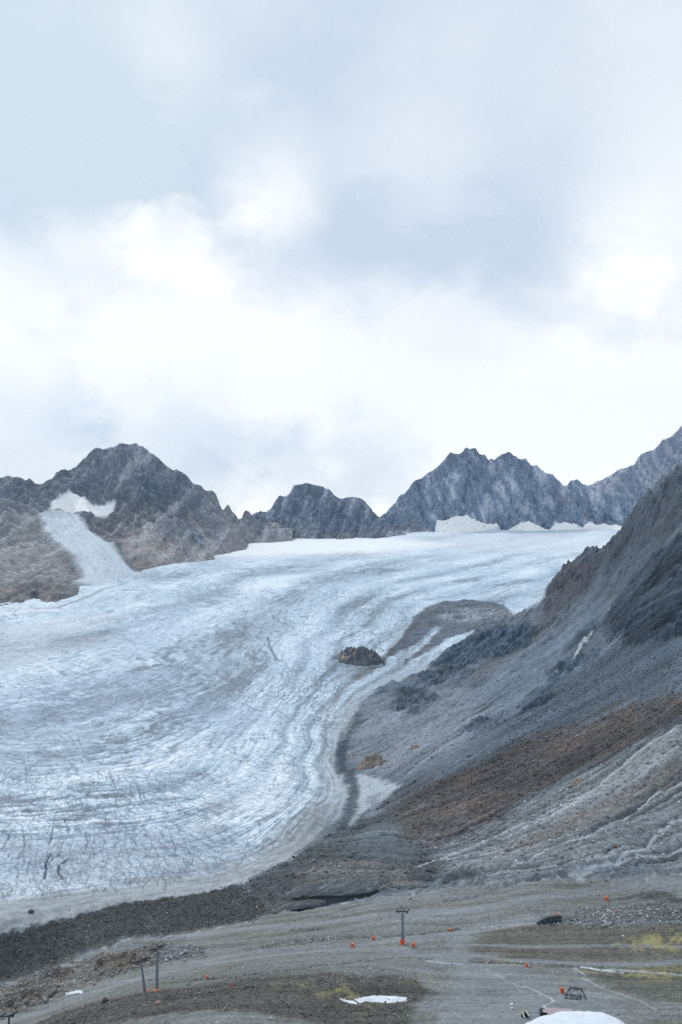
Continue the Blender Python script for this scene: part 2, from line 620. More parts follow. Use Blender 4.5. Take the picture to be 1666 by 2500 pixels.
# ---- flow coordinate of the ice (lines of equal S follow the ice's banding)
FLOW = [
    (0.0, [(-300, 2330), (0, 2275), (200, 2222), (400, 2190), (580, 2157), (700, 2095), (790, 2035), (840, 1960), (838, 1900), (815, 1850), (835, 1800), (860, 1760), (900, 1700), (1000, 1650), (1100, 1580), (1180, 1530), (1290, 1495)]),
    (0.2, [(-300, 2150), (0, 2130), (250, 2110), (450, 2090), (600, 2040), (690, 1980), (755, 1900), (770, 1830), (780, 1760), (830, 1700), (900, 1640), (960, 1560), (1020, 1480), (1200, 1440), (1400, 1380)]),
    (0.4, [(-300, 1990), (0, 2000), (200, 1985), (400, 1960), (560, 1900), (640, 1820), (690, 1750), (740, 1690), (775, 1640), (800, 1560), (880, 1490), (1000, 1430), (1300, 1360)]),
    (0.6, [(-300, 1850), (0, 1850), (150, 1850), (300, 1820), (450, 1750), (550, 1690), (650, 1620), (720, 1540), (800, 1460), (1000, 1390), (1300, 1330)]),
    (0.8, [(-300, 1690), (0, 1680), (100, 1650), (250, 1600), (400, 1540), (600, 1460), (800, 1390), (1000, 1350)]),
    (1.0, [(-300, 1530), (0, 1510), (150, 1480), (280, 1430), (400, 1395), (560, 1350), (700, 1325)])]
fp, fv = [], []
for s, pl in FLOW:
    for (u, v) in pl:
        fp.append(hit(u, v)[:2])
        fv.append(s)
S = coarse(RBF(fp, fv, c=25.0, smooth=0.002), 4)
# ---- fall-line coordinate of the scree (lines of equal Q run down the slope) and of the ground
FALL = [
    (0.0, [(1666, 2230), (1400, 2235), (1100, 2265), (800, 2290), (600, 2310)]),
    (0.12, [(1666, 2140), (1400, 2165), (1100, 2190), (900, 2215)]),
    (0.25, [(1666, 2040), (1500, 2090), (1350, 2120), (1150, 2140), (1000, 2160)]),
    (0.42, [(1666, 1880), (1500, 1985), (1300, 2060), (1100, 2105)]),
    (0.55, [(1666, 1760), (1500, 1880), (1300, 1985), (1080, 2090)]),
    (0.7, [(1666, 1620), (1450, 1730), (1250, 1830), (1000, 1955), (900, 2010)]),
    (0.85, [(1666, 1470), (1450, 1620), (1250, 1740), (1050, 1850), (950, 1930)]),
    (1.0, [(1600, 1340), (1430, 1480), (1280, 1610), (1130, 1720), (1000, 1800), (880, 1880)]),
    (1.15, [(1480, 1360), (1330, 1510), (1200, 1600), (1000, 1700), (880, 1760)]),
    (-0.2, [(0, 2460), (250, 2415), (500, 2372), (800, 2335), (1100, 2330), (1666, 2330)]),
    (-0.4, [(200, 2500), (500, 2440), (900, 2420), (1300, 2420), (1666, 2430)]),
    (-0.55, [(500, 2520), (1000, 2520), (1666, 2520)])]
fp, fv = [], []
for s, pl in FALL:
    for (u, v) in pl:
        fp.append(hit(u, v)[:2])
        fv.append(s)
Q = coarse(RBF(fp, fv, c=18.0, smooth=0.004), 4)
print('fields', time.time() - T0)

# ---- regions
SLOPE_EDGE = [(1327, 1470), (1295, 1484), (1231, 1474), (1162, 1466), (1099, 1466), (1045, 1482), (1013, 1506), (992, 1540), (960, 1580), (935, 1610),
              (960, 1600), (1010, 1575), (1060, 1530), (1075, 1530), (1040, 1575), (985, 1622), (1030, 1600), (1090, 1560), (1165, 1535), (1109, 1582), (1040, 1637), (929, 1677), (886, 1714), (854, 1778), (833, 1810),
              (818, 1840), (828, 1880), (850, 1915), (858, 1955), (842, 1998), (790, 2040), (700, 2095), (580, 2157)]
slope_xy = hxy(SLOPE_EDGE + [(610, 2200), (650, 2235), (720, 2225), (860, 2200), (1000, 2178), (1100, 2168), (1250, 2150), (1400, 2140), (1560, 2140), (1666, 2130), (2060, 2130)])
slope_xy += [((2085 - CU) / F * 520, 520), ((2085 - CU) / F * 2050, 2050), ((1420 - CU) / F * 2050, 2050), ((1395 - CU) / F * 1560, 1560)]
MORAINE = [(-400, 2345), (0, 2285), (80, 2262), (200, 2226), (300, 2203), (400, 2191), (500, 2174), (580, 2157), (620, 2190), (660, 2232), (610, 2252), (520, 2266), (450, 2277), (380, 2288), (300, 2292), (270, 2312), (215, 2326), (180, 2342),
           (130, 2365), (60, 2385), (0, 2405), (-400, 2480)]
A_SLOPE = area(None, 5.0, 0.7, 5.0, world=slope_xy)
A_MOR = area(MORAINE, 2.8, 0.55, 3.5)
GROUND = [(-410, 2479), (0, 2404), (60, 2384), (130, 2364), (180, 2341), (215, 2325), (270, 2311), (300, 2291), (450, 2276), (610, 2251), (655, 2233), (720, 2225), (860, 2200), (1000, 2178), (1100, 2168), (1250, 2150), (1400, 2140), (1560, 2140),
          (1666, 2130), (2060, 2130)]
ground_xy = hxy(GROUND) + [((2085 - CU) / F * 500, 500), ((2085 - CU) / F * 320, 320), ((-420 - CU) / F * 320, 320), ((-420 - CU) / F * 500, 500)]
A_GND = area(None, 6.0, 0.6, 4.0, world=ground_xy)
A_ICE = np.clip(1 - 1.15 * (A_SLOPE + A_MOR + A_GND), 0, 1)
label = np.argmax(np.stack([A_ICE, A_SLOPE, A_MOR, A_GND]), 0)
print('regions', time.time() - T0)

# ---- colours and relief
n1 = fbm(XX / 90, YY / 90, 4, 20)
n2 = fbm(XX / 22, YY / 22, 4, 24)
n3 = fbm(XX / 6, YY / 6, 3, 28)
COLR = np.zeros((NY, NU, 3), np.float32)
SPK = np.zeros((NY, NU), np.float32)


def paint(mask, rgb, spk=None, k=1.0):
    global COLR, SPK
    m = np.clip(mask * k, 0, 1)
    COLR = COLR + (lin(*rgb) - COLR) * m[..., None]
    if spk is not None:
        SPK = SPK + (spk - SPK) * m


QSTK = (fbm(Q * 70, (XX + YY) / 120, 4, 140) * 0.9 + fbm(XX / 3.5, YY / 3.5, 3, 150) * 0.6).astype(np.float32)
n4 = fbm(XX / 2.4, YY / 2.4, 3, 34)
# --- scree slope and ground first
base = lin(112, 118, 125)
COLR[:] = base
SPK[:] = 0.7
qs = fbm(Q * 60, (XX + YY) / 160, 3, 40)
qf = fbm(Q * 190, (XX + YY) / 70, 3, 44)
slope_tex = 0.55 * qs + 0.5 * qf + 0.35 * n2
rg = ridged(XX / 42 + 0.3 * n1, YY / 42, 4, 160)
Z += A_SLOPE * (n2 * 1.6 + n3 * 0.8 + qs * 1.6 + qf * 0.6 + sstep(820, 1000, YY) * (rg - 0.42) * 7.0)

paint(area([(1666, 1160), (1540, 1260), (1480, 1340), (1400, 1365), (1340, 1460), (1440, 1440), (1520, 1380), (1666, 1290)], 8, 1), (96, 101, 108), 0.7)
paint(area([(1330, 1465), (1375, 1395), (1420, 1365), (1490, 1350), (1450, 1420), (1400, 1470), (1340, 1520), (1300, 1540)], 6, 1), (92, 90, 93), 0.8)
paint(area([(1230, 1560), (1320, 1510), (1380, 1480), (1330, 1550), (1240, 1610), (1140, 1680), (1160, 1650)], 5, 1), (106, 104, 105), 0.8, 0.8)
LIGHT_SCREE = area([(1480, 1430), (1400, 1500), (1300, 1590), (1170, 1680), (1090, 1760), (1120, 1790), (1250, 1720), (1340, 1640), (1400, 1560), (1450, 1490)], 14, 1)
paint(LIGHT_SCREE, (124, 130, 140), 0.5, 0.9)
paint(area([(1090, 1700), (1160, 1720), (1150, 1800), (1050, 1850), (960, 1830), (870, 1800), (900, 1760), (1000, 1740)], 14, 1), (132, 139, 147), 0.7, 0.9)
DARKBAND = area([(1666, 1545), (1480, 1600), (1370, 1680), (1250, 1760), (1130, 1850), (1080, 1910), (1180, 1890), (1320, 1810), (1480, 1730), (1666, 1690)], 16, 1)
paint(DARKBAND, (92, 99, 107), 0.75, 0.85)
paint(area([(1666, 1440), (1540, 1540), (1560, 1610), (1666, 1580)], 15, 1), (88, 98, 108), 0.75, 0.8)
BROWN = area([(935, 2010), (960, 1985), (1010, 1930), (1120, 1890), (1300, 1795), (1500, 1722), (1666, 1695), (1700, 1690), (1700, 1750), (1666, 1762), (1560, 1812), (1400, 1885), (1250, 1975), (1130, 2040), (1060, 2078), (1010, 2072), (985, 2040)], 11, 1.5, 5)
paint(BROWN, (95, 86, 81), 1.0, 0.95)
paint(BROWN * sstep(0.1, 0.35, n2), (112, 110, 109), None, 0.5)
paint(BROWN * sstep(0.0, 0.4, fbm(XX / 34, YY / 34, 3, 185)), (112, 92, 80), None, 0.7)
paint(area([(880, 2020), (960, 1980), (1030, 1925), (1100, 1870), (1060, 1880), (960, 1940), (860, 2010)], 5, 0.6), (100, 96, 96), 0.9, 0.7)
LOWER = area([(1666, 1765), (1560, 1816), (1400, 1890), (1250, 1980), (1130, 2046), (1060, 2085), (1080, 2110), (1100, 2160), (1300, 2140), (1666, 2130), (1800, 2100), (1800, 1720)], 7, 0.7)
paint(LOWER, (128, 134, 139), 0.85, 0.95)
paint(LOWER * area([(1666, 1850), (1500, 1940), (1350, 2020), (1200, 2075), (1300, 2070), (1450, 2010), (1666, 1900)], 8, 0.7), (118, 114, 110), 0.9, 0.7)
paint(LOWER * area([(1666, 1780), (1560, 1850), (1400, 1930), (1430, 1940), (1560, 1880), (1666, 1820)], 6, 0.7), (120, 122, 120), 0.7, 0.5)
# debris-covered mound beside the ice
MOUND = area([(992, 1540), (1013, 1506), (1045, 1482), (1099, 1466), (1162, 1466), (1231, 1474), (1295, 1484), (1320, 1500), (1250, 1535), (1165, 1540), (1075, 1540)], 8, 0.5)
paint(MOUND, (112, 118, 124), 0.9)
paint(MOUND * sstep(-0.05, 0.4, n3 + 0.7 * n4), (88, 95, 103), 0.9, 0.7)
Z += MOUND * (n3 * 2.2 + n2 * 2.0)
paint(MOUND * area([(1060, 1510), (1100, 1490), (1200, 1485), (1260, 1500), (1200, 1520), (1110, 1525)], 10, 1) * sstep(-0.15, 0.2, n3 + n2), (158, 163, 168), 0.9, 0.8)
paint(area([(985, 1555), (1010, 1535), (1060, 1500), (1045, 1540), (1000, 1590), (960, 1612)], 4, 0.4), (104, 108, 116), 0.6, 0.9)
# dirty silt beside the margin, stagnant ice
paint(area([(870, 1890), (900, 1900), (975, 1915), (940, 1945), (880, 1985), (860, 2010), (855, 1990), (870, 1950), (868, 1915)], 4, 0.5), (172, 180, 188), 0.2, 0.9)
paint(area([(905, 1945), (925, 1935), (925, 1985), (890, 1995)], 4, 0.5), (128, 136, 146), 0.3, 0.9)
paint(stroke([(860, 1775), (838, 1820), (830, 1870), (858, 1900), (866, 1940), (858, 1980), (835, 2010), (800, 2040)], 7, 0.5), (98, 106, 115), 0.4, 0.95)
paint(stroke([(835, 1830), (826, 1865), (832, 1888)], 5, 0.4), (76, 86, 96), 0.4, 0.8)
# dark earthy front of the stagnant ice
FRONT = area([(590, 2160), (700, 2100), (800, 2045), (880, 2010), (950, 1985), (990, 2040), (1040, 2080), (1090, 2110), (1060, 2150), (960, 2165), (860, 2195), (720, 2225), (650, 2235), (610, 2200)], 5, 0.5)
paint(FRONT, (92, 92, 91), 0.9, 0.95)
paint(FRONT * area([(700, 2150), (780, 2115), (880, 2095), (1000, 2120), (1000, 2150), (900, 2150), (800, 2145)], 5, 0.6), (124, 118, 114), 1.0, 0.9)
SILT = FRONT * area([(905, 1985), (960, 1975), (985, 2040), (1040, 2085), (1000, 2110), (900, 2095), (840, 2085), (880, 2040)], 5, 0.6)
paint(SILT, (104, 108, 110), 0.35, 0.9)
# dark bedrock ribs
ROCKS = np.zeros((NY, NU), np.float32)
for pl, c in [([(1666, 1300), (1610, 1340), (1560, 1395), (1500, 1460), (1470, 1520), (1490, 1560), (1560, 1580), (1640, 1560), (1700, 1540), (1700, 1290)], (53, 61, 70)),
              ([(1165, 1540), (1240, 1528), (1310, 1545), (1290, 1580), (1190, 1610), (1110, 1645), (1060, 1628), (1110, 1582)], (80, 92, 104)),
              ([(965, 1688), (1020, 1680), (1062, 1700), (1030, 1725), (1000, 1740), (955, 1732)], (76, 84, 92)),
              ([(1300, 1690), (1360, 1670), (1330, 1720), (1270, 1750), (1270, 1725)], (84, 92, 102)),
              ([(1340, 1640), (1420, 1590), (1470, 1590), (1400, 1650), (1345, 1690)], (84, 94, 104)), ([(1395, 1575), (1440, 1500), (1465, 1490), (1445, 1560), (1410, 1610)], (82, 92, 102)),
              ([(1150, 1760), (1230, 1745), (1190, 1775), (1120, 1800)], (92, 100, 108)), ([(1040, 1640), (1110, 1625), (1160, 1640), (1070, 1665), (1000, 1672)], (90, 98, 106)), ([(1480, 1345), (1520, 1310), (1560, 1290), (1530, 1340), (1490, 1370)], (66, 72, 80))]:
    a = area(pl, 7, 0.8, 5)
    paint(a, c, 0.5, 0.92)
    ROCKS = np.maximum(ROCKS, a)
rr = ridged(Q * 22 + n2 * 0.6, (XX + YY) / 26, 4, 50)
crest = np.exp(-(seg_dist(XX, YY, [wpt(*c)[:2] for c in RIDGE]) / 80.0) ** 2) * A_SLOPE
Z += crest * ((ridged(XX / 38, YY / 38, 3, 171) - 0.45) * 15 + (ridged(XX / 13, YY / 13, 3, 176) - 0.45) * 8)
rr2 = ridged(Q * 60 + n2 * 0.8, (XX + YY) / 11, 3, 56)
Z += ROCKS * ((rr - 0.45) * 8.5 + (rr2 - 0.45) * 4.5 + n3 * 1.2)
paint(ROCKS * sstep(0.6, 0.85, rr), (98, 108, 118), None, 0.4)
# streak modulation along the fall line
tone_up = A_SLOPE * (1 - LOWER) * (1 - 0.45 * MOUND)
COLR *= 1 + tone_up[..., None] * (np.array([0.79, 0.875, 0.96], np.float32) - 1)
GRAVEL = A_SLOPE * area([(860, 1760), (890, 1715), (1000, 1690), (1120, 1680), (1190, 1720), (1150, 1800), (1080, 1860), (1000, 1890), (930, 1900), (850, 1870), (838, 1820)], 16, 1.2)
paint(GRAVEL * (1 - 0.9 * ROCKS), (128, 135, 144), 0.7, 0.75)
paint(A_SLOPE * area([(1666, 1165), (1545, 1262), (1485, 1340), (1440, 1352), (1460, 1400), (1560, 1360), (1666, 1300), (1700, 1280), (1700, 1150)], 12, 1), (80, 86, 95), 0.8, 0.6)
qd = fbm(Q * 130 + n2 * 0.5, (XX + YY) / 42, 4, 57)
COLR *= np.clip(1 + ROCKS * 1.5 * qd, 0.3, 2.4)[..., None]
qm = fbm(Q * 26 + 0.3 * n2, (XX + YY) / 240, 4, 47)
COLR *= np.clip(1 + A_SLOPE * (0.42 * slope_tex + 0.55 * qm + 0.28 * n3 + 0.2 * n4) + 0.08 * n1, 0.45, 1.7)[..., None]

def slopes_of(Fd):
    fx_ = np.gradient(Fd, axis=1) / np.gradient(XX, axis=1)
    fy_ = np.gradient(Fd, axis=0) / np.gradient(YY, axis=0) - fx_ * XX / YY
    return fx_.astype(np.float32), fy_.astype(np.float32)


def trace(gfx, gfy, x, y, step, n, sign=1):
    out = [(x, y)]
    for _ in range(n):
        a_, b_ = float(grid_at(gfx, np.array([x]), np.array([y]))[0]), float(grid_at(gfy, np.array([x]), np.array([y]))[0])
        L_ = math.hypot(a_, b_) + 1e-9
        x, y = x - sign * b_ / L_ * step, y + sign * a_ / L_ * step
        if not (ys[0] + 5 < y < ys[-1] - 50):
            break
        out.append((x, y))
    return out


def local(arr, poly, width, val, warp=0.5):
    P_ = np.array(poly)
    pad = width * 2 + 4
    r0, r1 = np.searchsorted(ys, [P_[:, 1].min() - pad, P_[:, 1].max() + pad])
    lo = min((P_[:, 0].min() - pad) / P_[:, 1].min(), (P_[:, 0].min() - pad) / P_[:, 1].max())
    hi = max((P_[:, 0].max() + pad) / P_[:, 1].min(), (P_[:, 0].max() + pad) / P_[:, 1].max())
    c0, c1 = np.searchsorted(us, [CU + lo * F - 3, CU + hi * F + 3])
    r0, c0 = max(r0 - 1, 0), max(c0 - 1, 0)
    if r1 - r0 < 2 or c1 - c0 < 2:
        return
    X_ = XX[r0:r1, c0:c1] + WX2[r0:r1, c0:c1] * warp
    Y_ = YY[r0:r1, c0:c1] + WY[r0:r1, c0:c1] * warp * 0.3
    d_ = seg_dist(X_, Y_, poly)
    w_ = np.maximum(width, 0.0006 * float(P_[:, 1].mean()))
    m_ = (1 - sstep(w_ * 0.3, w_ * 1.4, d_)) * val
    sub_ = arr[r0:r1, c0:c1]
    np.copyto(sub_, np.where(np.abs(m_) > np.abs(sub_), m_, sub_))


RQX, RQY = slopes_of(Q)
RILL = np.zeros((NY, NU), np.float32)
rt = np.random.default_rng(77)
nr = 0
while nr < 330:
    u_, v_ = rt.uniform(840, 1700), rt.uniform(1420, 2130)
    x_, y_, z_ = hit(u_, v_)
    if grid_at(A_SLOPE, np.array([x_]), np.array([y_]))[0] < 0.7:
        nr += 0.2
        continue
    ln_ = int(rt.uniform(4, 16))
    tr = trace(RQX, RQY, x_, y_, 5.0, ln_)
    if len(tr) > 2:
        local(RILL, tr, rt.uniform(0.5, 1.8), rt.choice([-1.0, -0.7, 0.6, 0.9]) * rt.uniform(0.5, 1.0))
    nr += 1
Z += A_SLOPE * RILL * (0.8 - 0.5 * LOWER)
COLR *= (1 + A_SLOPE * np.where(RILL > 0, 0.45, 0.42) * RILL)[..., None]
print('rills', time.time() - T0)

# meltwater threads on the scree
M_STREAM = np.zeros((NY, NU), np.float32)
for pl, w in [([(1700, 1745), (1666, 1765), (1560, 1830), (1480, 1900), (1400, 1950), (1330, 1985), (1250, 2020), (1150, 2065), (1080, 2095), (1020, 2115)], 1.5),
              ([(1480, 1905), (1400, 1962), (1300, 2010), (1200, 2055)], 0.8),
              ([(1700, 1985), (1645, 2002), (1590, 2045), (1575, 2070), (1500, 2098), (1440, 2115), (1380, 2130)], 1.2),
              ([(1700, 2055), (1666, 2066), (1580, 2088), (1480, 2112), (1400, 2130)], 1.1),
              ([(1666, 1905), (1600, 1940), (1520, 1995), (1430, 2040), (1340, 2070), (1240, 2115)], 0.9),
              ([(790, 2238), (850, 2216), (930, 2196), (1000, 2185), (1060, 2176)], 1.0),
              ([(1190, 2172), (1260, 2155), (1330, 2140)], 1.1),
              ([(800, 2045), (765, 2062), (720, 2085), (705, 2100)], 1.0)]:
    st = stroke(pl, w * 0.55, 0.8) * sstep(-0.45, 0.1, n3 + 0.25)
    Z -= stroke(pl, w * 2.2, 0.8) * 0.9
    paint(st, (192, 201, 208), 0.2, 0.7)
for pl, w in [([(1666, 1880), (1600, 1930), (1530, 1985), (1440, 2030), (1350, 2062)], 1.6), ([(1666, 1740), (1500, 1845), (1410, 1890)], 1.2),
              ([(1666, 2080), (1560, 2100), (1450, 2125), (1300, 2150)], 1.6), ([(1380, 2130), (1250, 2155), (1150, 2190), (1090, 2200)], 1.8), ([(1250, 2120), (1340, 2110), (1390, 2105)], 1.6)]:
    st = stroke(pl, w, 1.0) * sstep(-0.3, 0.3, n3 + 0.1)
    Z -= st * 1.8
    paint(st, (86, 93, 98), None, 0.7)
# old snow left in a gully
paint(np.maximum(stroke([(1443, 1548), (1425, 1578), (1412, 1595), (1403, 1612)], 2.4, 0.8), stroke([(1366, 1636), (1356, 1641)], 2.0, 0.3)) * sstep(-0.5, 0.0, n3 + 0.2), (188, 194, 200), 0.1, 0.85)

# hollow under the overhanging stagnant ice
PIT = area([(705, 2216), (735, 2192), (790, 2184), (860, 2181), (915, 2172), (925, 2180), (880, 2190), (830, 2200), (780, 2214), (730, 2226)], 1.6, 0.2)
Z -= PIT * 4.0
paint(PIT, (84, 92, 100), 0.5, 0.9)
for pl, w, dd in [([(925, 2160), (960, 2160), (985, 2166), (1040, 2164)], 1.5, 2.5), ([(1000, 2150), (1040, 2149), (1060, 2146)], 1.2, 2.0), ([(1090, 2158), (1130, 2150), (1170, 2150)], 1.5, 2.5), ([(620, 2170), (690, 2150), (740, 2140)], 1.2, 1.5)]:
    Z -= stroke(pl, w, 0.5) * dd
Z += area([(1080, 2160), (1100, 2140), (1150, 2128), (1175, 2140), (1170, 2158)], 3, 0.4) * 4.0
paint(area([(1085, 2158), (1105, 2142), (1150, 2132), (1170, 2142), (1165, 2157)], 2, 0.4), (84, 90, 94), 0.5, 0.8)
# --- moraine wall
paint(A_MOR, (74, 76, 76), 0.8)
paint(A_MOR * sstep(0.1, 0.4, n2), (90, 90, 88), 0.9, 0.6)
COLR *= (1 + A_MOR * (0.3 * n4 + 0.2 * n3))[..., None]
Z += A_MOR * (n3 * 0.9 + n2 * 0.8)

# --- outwash ground
G = A_GND
paint(G, (126, 128, 128), 0.55)
paint(G * sstep(-0.15, 0.3, n1), (113, 112, 104), 0.6, 0.6)
paint(G * sstep(0.0, 0.4, fbm(Q * 30, (XX - YY) / 150, 3, 63)), (104, 102, 93), 0.7, 0.55)
KNOLL = G * area([(60, 2512), (130, 2480), (230, 2448), (383, 2421), (520, 2400), (640, 2383), (780, 2372), (900, 2382), (1010, 2385), (1060, 2420), (1010, 2450), (990, 2520), (60, 2560)], 2.5, 0.5, 1.5)
paint(KNOLL, (90, 88, 82), 0.95)
paint(G * area([(1180, 2268), (1300, 2255), (1450, 2262), (1700, 2258), (1700, 2345), (1560, 2350), (1300, 2345), (1160, 2320), (1170, 2290)], 4, 0.7), (100, 97, 89), 0.8, 0.95)
paint(G * area([(1400, 2360), (1700, 2345), (1700, 2460), (1560, 2440), (1500, 2405), (1420, 2380)], 4, 0.7), (96, 96, 87), 0.6, 0.9)
paint(G * area([(1330, 2255), (1400, 2228), (1480, 2205), (1560, 2180), (1640, 2185), (1700, 2230), (1700, 2255), (1500, 2262)], 3, 0.6), (110, 113, 113), 1.0, 0.9)
paint(G * area([(1480, 2195), (1540, 2180), (1600, 2170), (1640, 2178), (1680, 2205), (1600, 2196), (1540, 2192)], 2, 0.5), (78, 81, 80), 0.9, 0.9)
# rubble of the stream gully (left)
RUBBLE = area([(0, 2405), (60, 2388), (130, 2366), (200, 2355), (240, 2330), (330, 2318), (400, 2298), (500, 2308), (500, 2330), (400, 2350), (330, 2370), (240, 2395), (170, 2420), (110, 2450), (50, 2470), (0, 2480), (-60, 2490), (-60, 2410)], 2.5, 0.6, 1.5)
paint(G * RUBBLE, (116, 112, 107), 1.0)
paint(G * area([(395, 2302), (500, 2305), (510, 2325), (440, 2345), (400, 2348)], 2, 0.4), (112, 117, 121), 1.0, 0.8)
EARTH = G * np.maximum.reduce([area([(232, 2350), (255, 2336), (330, 2328), (350, 2345), (300, 2362), (240, 2370)], 1.5, 0.4), area([(50, 2425), (80, 2415), (105, 2425), (100, 2438), (60, 2440)], 1.5, 0.4), area([(95, 2375), (150, 2362), (185, 2370), (150, 2390), (110, 2388)], 1.5, 0.4), area([(0, 2450), (40, 2440), (40, 2465), (0, 2470)], 1.5, 0.4)])
paint(EARTH, (108, 98, 88), 0.5, 0.9)
paint(G * area([(150, 2390), (200, 2365), (215, 2385), (205, 2415), (165, 2420)], 2, 0.5), (124, 122, 117), 0.2)
# graded roads
ROAD = np.zeros((NY, NU), np.float32)
for pl, w in [([(-60, 2510), (60, 2480), (150, 2450), (250, 2418), (400, 2375), (600, 2342), (800, 2318), (960, 2318), (1100, 2345)], 6.5),
              ([(300, 2300), (450, 2285), (700, 2262), (900, 2240), (1100, 2225), (1300, 2195), (1480, 2165), (1666, 2150)], 5),
              ([(420, 2360), (700, 2318), (1000, 2290), (1120, 2275), (1300, 2245)], 5),
              ([(1130, 2275), (1120, 2310), (1140, 2345), (1150, 2400), (1110, 2460), (1080, 2530)], 6),
              ([(1140, 2330), (1250, 2345), (1400, 2352), (1600, 2352), (1700, 2345)], 2.6),
              ([(1140, 2305), (1300, 2312), (1500, 2308), (1666, 2312)], 1.6),
              ([(1180, 2480), (1240, 2450), (1330, 2445), (1480, 2455)], 3),
              ([(1140, 2350), (1220, 2390), (1300, 2440)], 2.5)]:
    ROAD = np.maximum(ROAD, stroke(pl, w, 0.8))
ROAD *= G
TRK = np.zeros((NY, NU), np.float32)
for pl in ([(60, 2480), (150, 2450), (250, 2418), (400, 2375), (600, 2342), (800, 2318), (960, 2318), (1100, 2345)], [(450, 2285), (700, 2262), (900, 2240), (1100, 2225), (1300, 2195), (1480, 2165)],
           [(420, 2360), (700, 2318), (1000, 2290), (1120, 2275), (1300, 2245)], [(1130, 2275), (1120, 2310), (1140, 2345), (1150, 2400), (1110, 2460), (1080, 2520)],
           [(1140, 2330), (1250, 2345), (1400, 2352), (1600, 2352), (1690, 2345)], [(1180, 2480), (1240, 2450), (1330, 2445), (1480, 2455)], [(1150, 2380), (1220, 2400), (1330, 2410), (1450, 2440)], [(1070, 2470), (1150, 2430), (1250, 2425), (1340, 2440)]):
    base_l = np.array(hxy(pl))
    tt_l = np.linspace(0, 1, len(base_l))
    fine_l = np.stack([np.interp(np.linspace(0, 1, 40), tt_l, base_l[:, k]) for k in range(2)], -1)
    dl = np.gradient(fine_l, axis=0)
    nl = np.c_[-dl[:, 1], dl[:, 0]] / np.linalg.norm(dl, axis=1)[:, None]
    for off in (-2.6, -1.1, 0.9, 2.3):
        wgl = off + 0.8 * np.sin(np.linspace(0, 5 + off, 40))
        local(TRK, [tuple(p_) for p_ in fine_l + nl * wgl[:, None]], 0.4, rt.choice([-0.8, 0.7]), 0.4)
COLR *= (1 + G * 0.42 * TRK)[..., None]
paint(ROAD, (136, 138, 140), 0.22, 0.75)
paint(G * area([(1150, 2350), (1290, 2360), (1400, 2385), (1500, 2430), (1560, 2520), (1040, 2520), (1090, 2440)], 8, 0.8), (128, 131, 134), 0.25, 0.8)
# moss and short grass
gst0 = fbm(Q * 90, (XX - YY) / 60, 3, 69)
MOSS = np.zeros((NY, NU), np.float32)
for pl, kk in [([(780, 2415), (830, 2405), (880, 2425), (860, 2440), (820, 2434), (760, 2430)], 1.0), ([(885, 2452), (920, 2452), (905, 2462)], 0.9), ([(870, 2470), (890, 2470), (880, 2490)], 0.5),
               ([(660, 2400), (760, 2395), (760, 2408), (680, 2408)], 0.5), ([(1540, 2288), (1666, 2268), (1700, 2275), (1700, 2310), (1590, 2316), (1480, 2312)], 1.0),
               ([(1590, 2318), (1666, 2312), (1680, 2322), (1600, 2326)], 0.9), ([(1410, 2372), (1560, 2358), (1700, 2362), (1700, 2392), (1560, 2394)], 0.75), ([(1180, 2347), (1260, 2345), (1340, 2360), (1250, 2356)], 0.5),
               ([(1360, 2395), (1380, 2390), (1390, 2402), (1365, 2404)], 0.35), ([(1230, 2283), (1250, 2281), (1245, 2287)], 0.6), ([(1000, 2385), (1060, 2380), (1110, 2390), (1060, 2410), (1000, 2400)], 0.3), ([(1265, 2462), (1290, 2460), (1300, 2480), (1270, 2478)], 0.5)]:
    MOSS = np.maximum(MOSS, area(pl, 2.5, 0.5, 2) * kk)
MOSS *= G * sstep(-0.2, 0.35, n3 + n2 * 0.6 + 0.5 * n4 + 0.5 * gst0 + 0.05)
paint(MOSS, (148, 141, 96), 0.3, 0.8)
paint(MOSS * sstep(0.1, 0.4, fbm(XX / 4, YY / 4, 3, 60)), (112, 107, 78), None, 0.6)
# rills and stone rows
ROWS = []
for pl, w, c, kk in [([(1320, 2425), (1345, 2434), (1351, 2443), (1338, 2450), (1324, 2455), (1332, 2463), (1340, 2470)], 0.5, (190, 198, 204), 0.7),
                     ([(1190, 2365), (1240, 2395), (1300, 2415), (1325, 2427)], 0.5, (168, 173, 176), 0.45),
                     ([(1405, 2365), (1428, 2380), (1420, 2388), (1450, 2400), (1500, 2420), (1560, 2440), (1600, 2462)], 0.45, (176, 181, 184), 0.55),
                     ([(1420, 2360), (1470, 2368), (1520, 2372)], 0.5, (214, 220, 224), 0.8), ([(1450, 2364), (1510, 2366), (1580, 2372), (1666, 2380)], 0.35, (205, 210, 212), 0.6),
                     ([(1040, 2345), (1070, 2350), (1130, 2352)], 0.8, (180, 188, 194), 0.6), ([(1100, 2270), (1160, 2262), (1240, 2258), (1310, 2254)], 0.8, (160, 165, 168), 0.5)]:
    paint(G * stroke(pl, w, 0.6) * sstep(-0.4, 0.1, n3 + 0.2), c, 0.3, kk)
    Z -= G * stroke(pl, w * 2, 0.6) * 0.3
for pl, w in [([(545, 2392), (640, 2375), (740, 2362), (860, 2350), (960, 2338), (1060, 2340)], 0.7), ([(640, 2310), (740, 2300), (840, 2288), (900, 2285)], 0.9), ([(935, 2286), (1040, 2278), (1120, 2266)], 0.8), ([(400, 2402), (470, 2392), (560, 2385)], 0.8),
              ([(1150, 2345), (1220, 2350), (1320, 2358), (1400, 2360)], 0.8), ([(720, 2272), (790, 2268)], 1.4)]:
    paint(G * stroke(pl, w, 0.5), (92, 92, 90), 0.9, 0.75)
    Z -= G * stroke(pl, w * 1.5, 0.5) * 0.5
    ROWS.append(pl)
gst = fbm(Q * 55, (XX - YY) / 90, 3, 66)
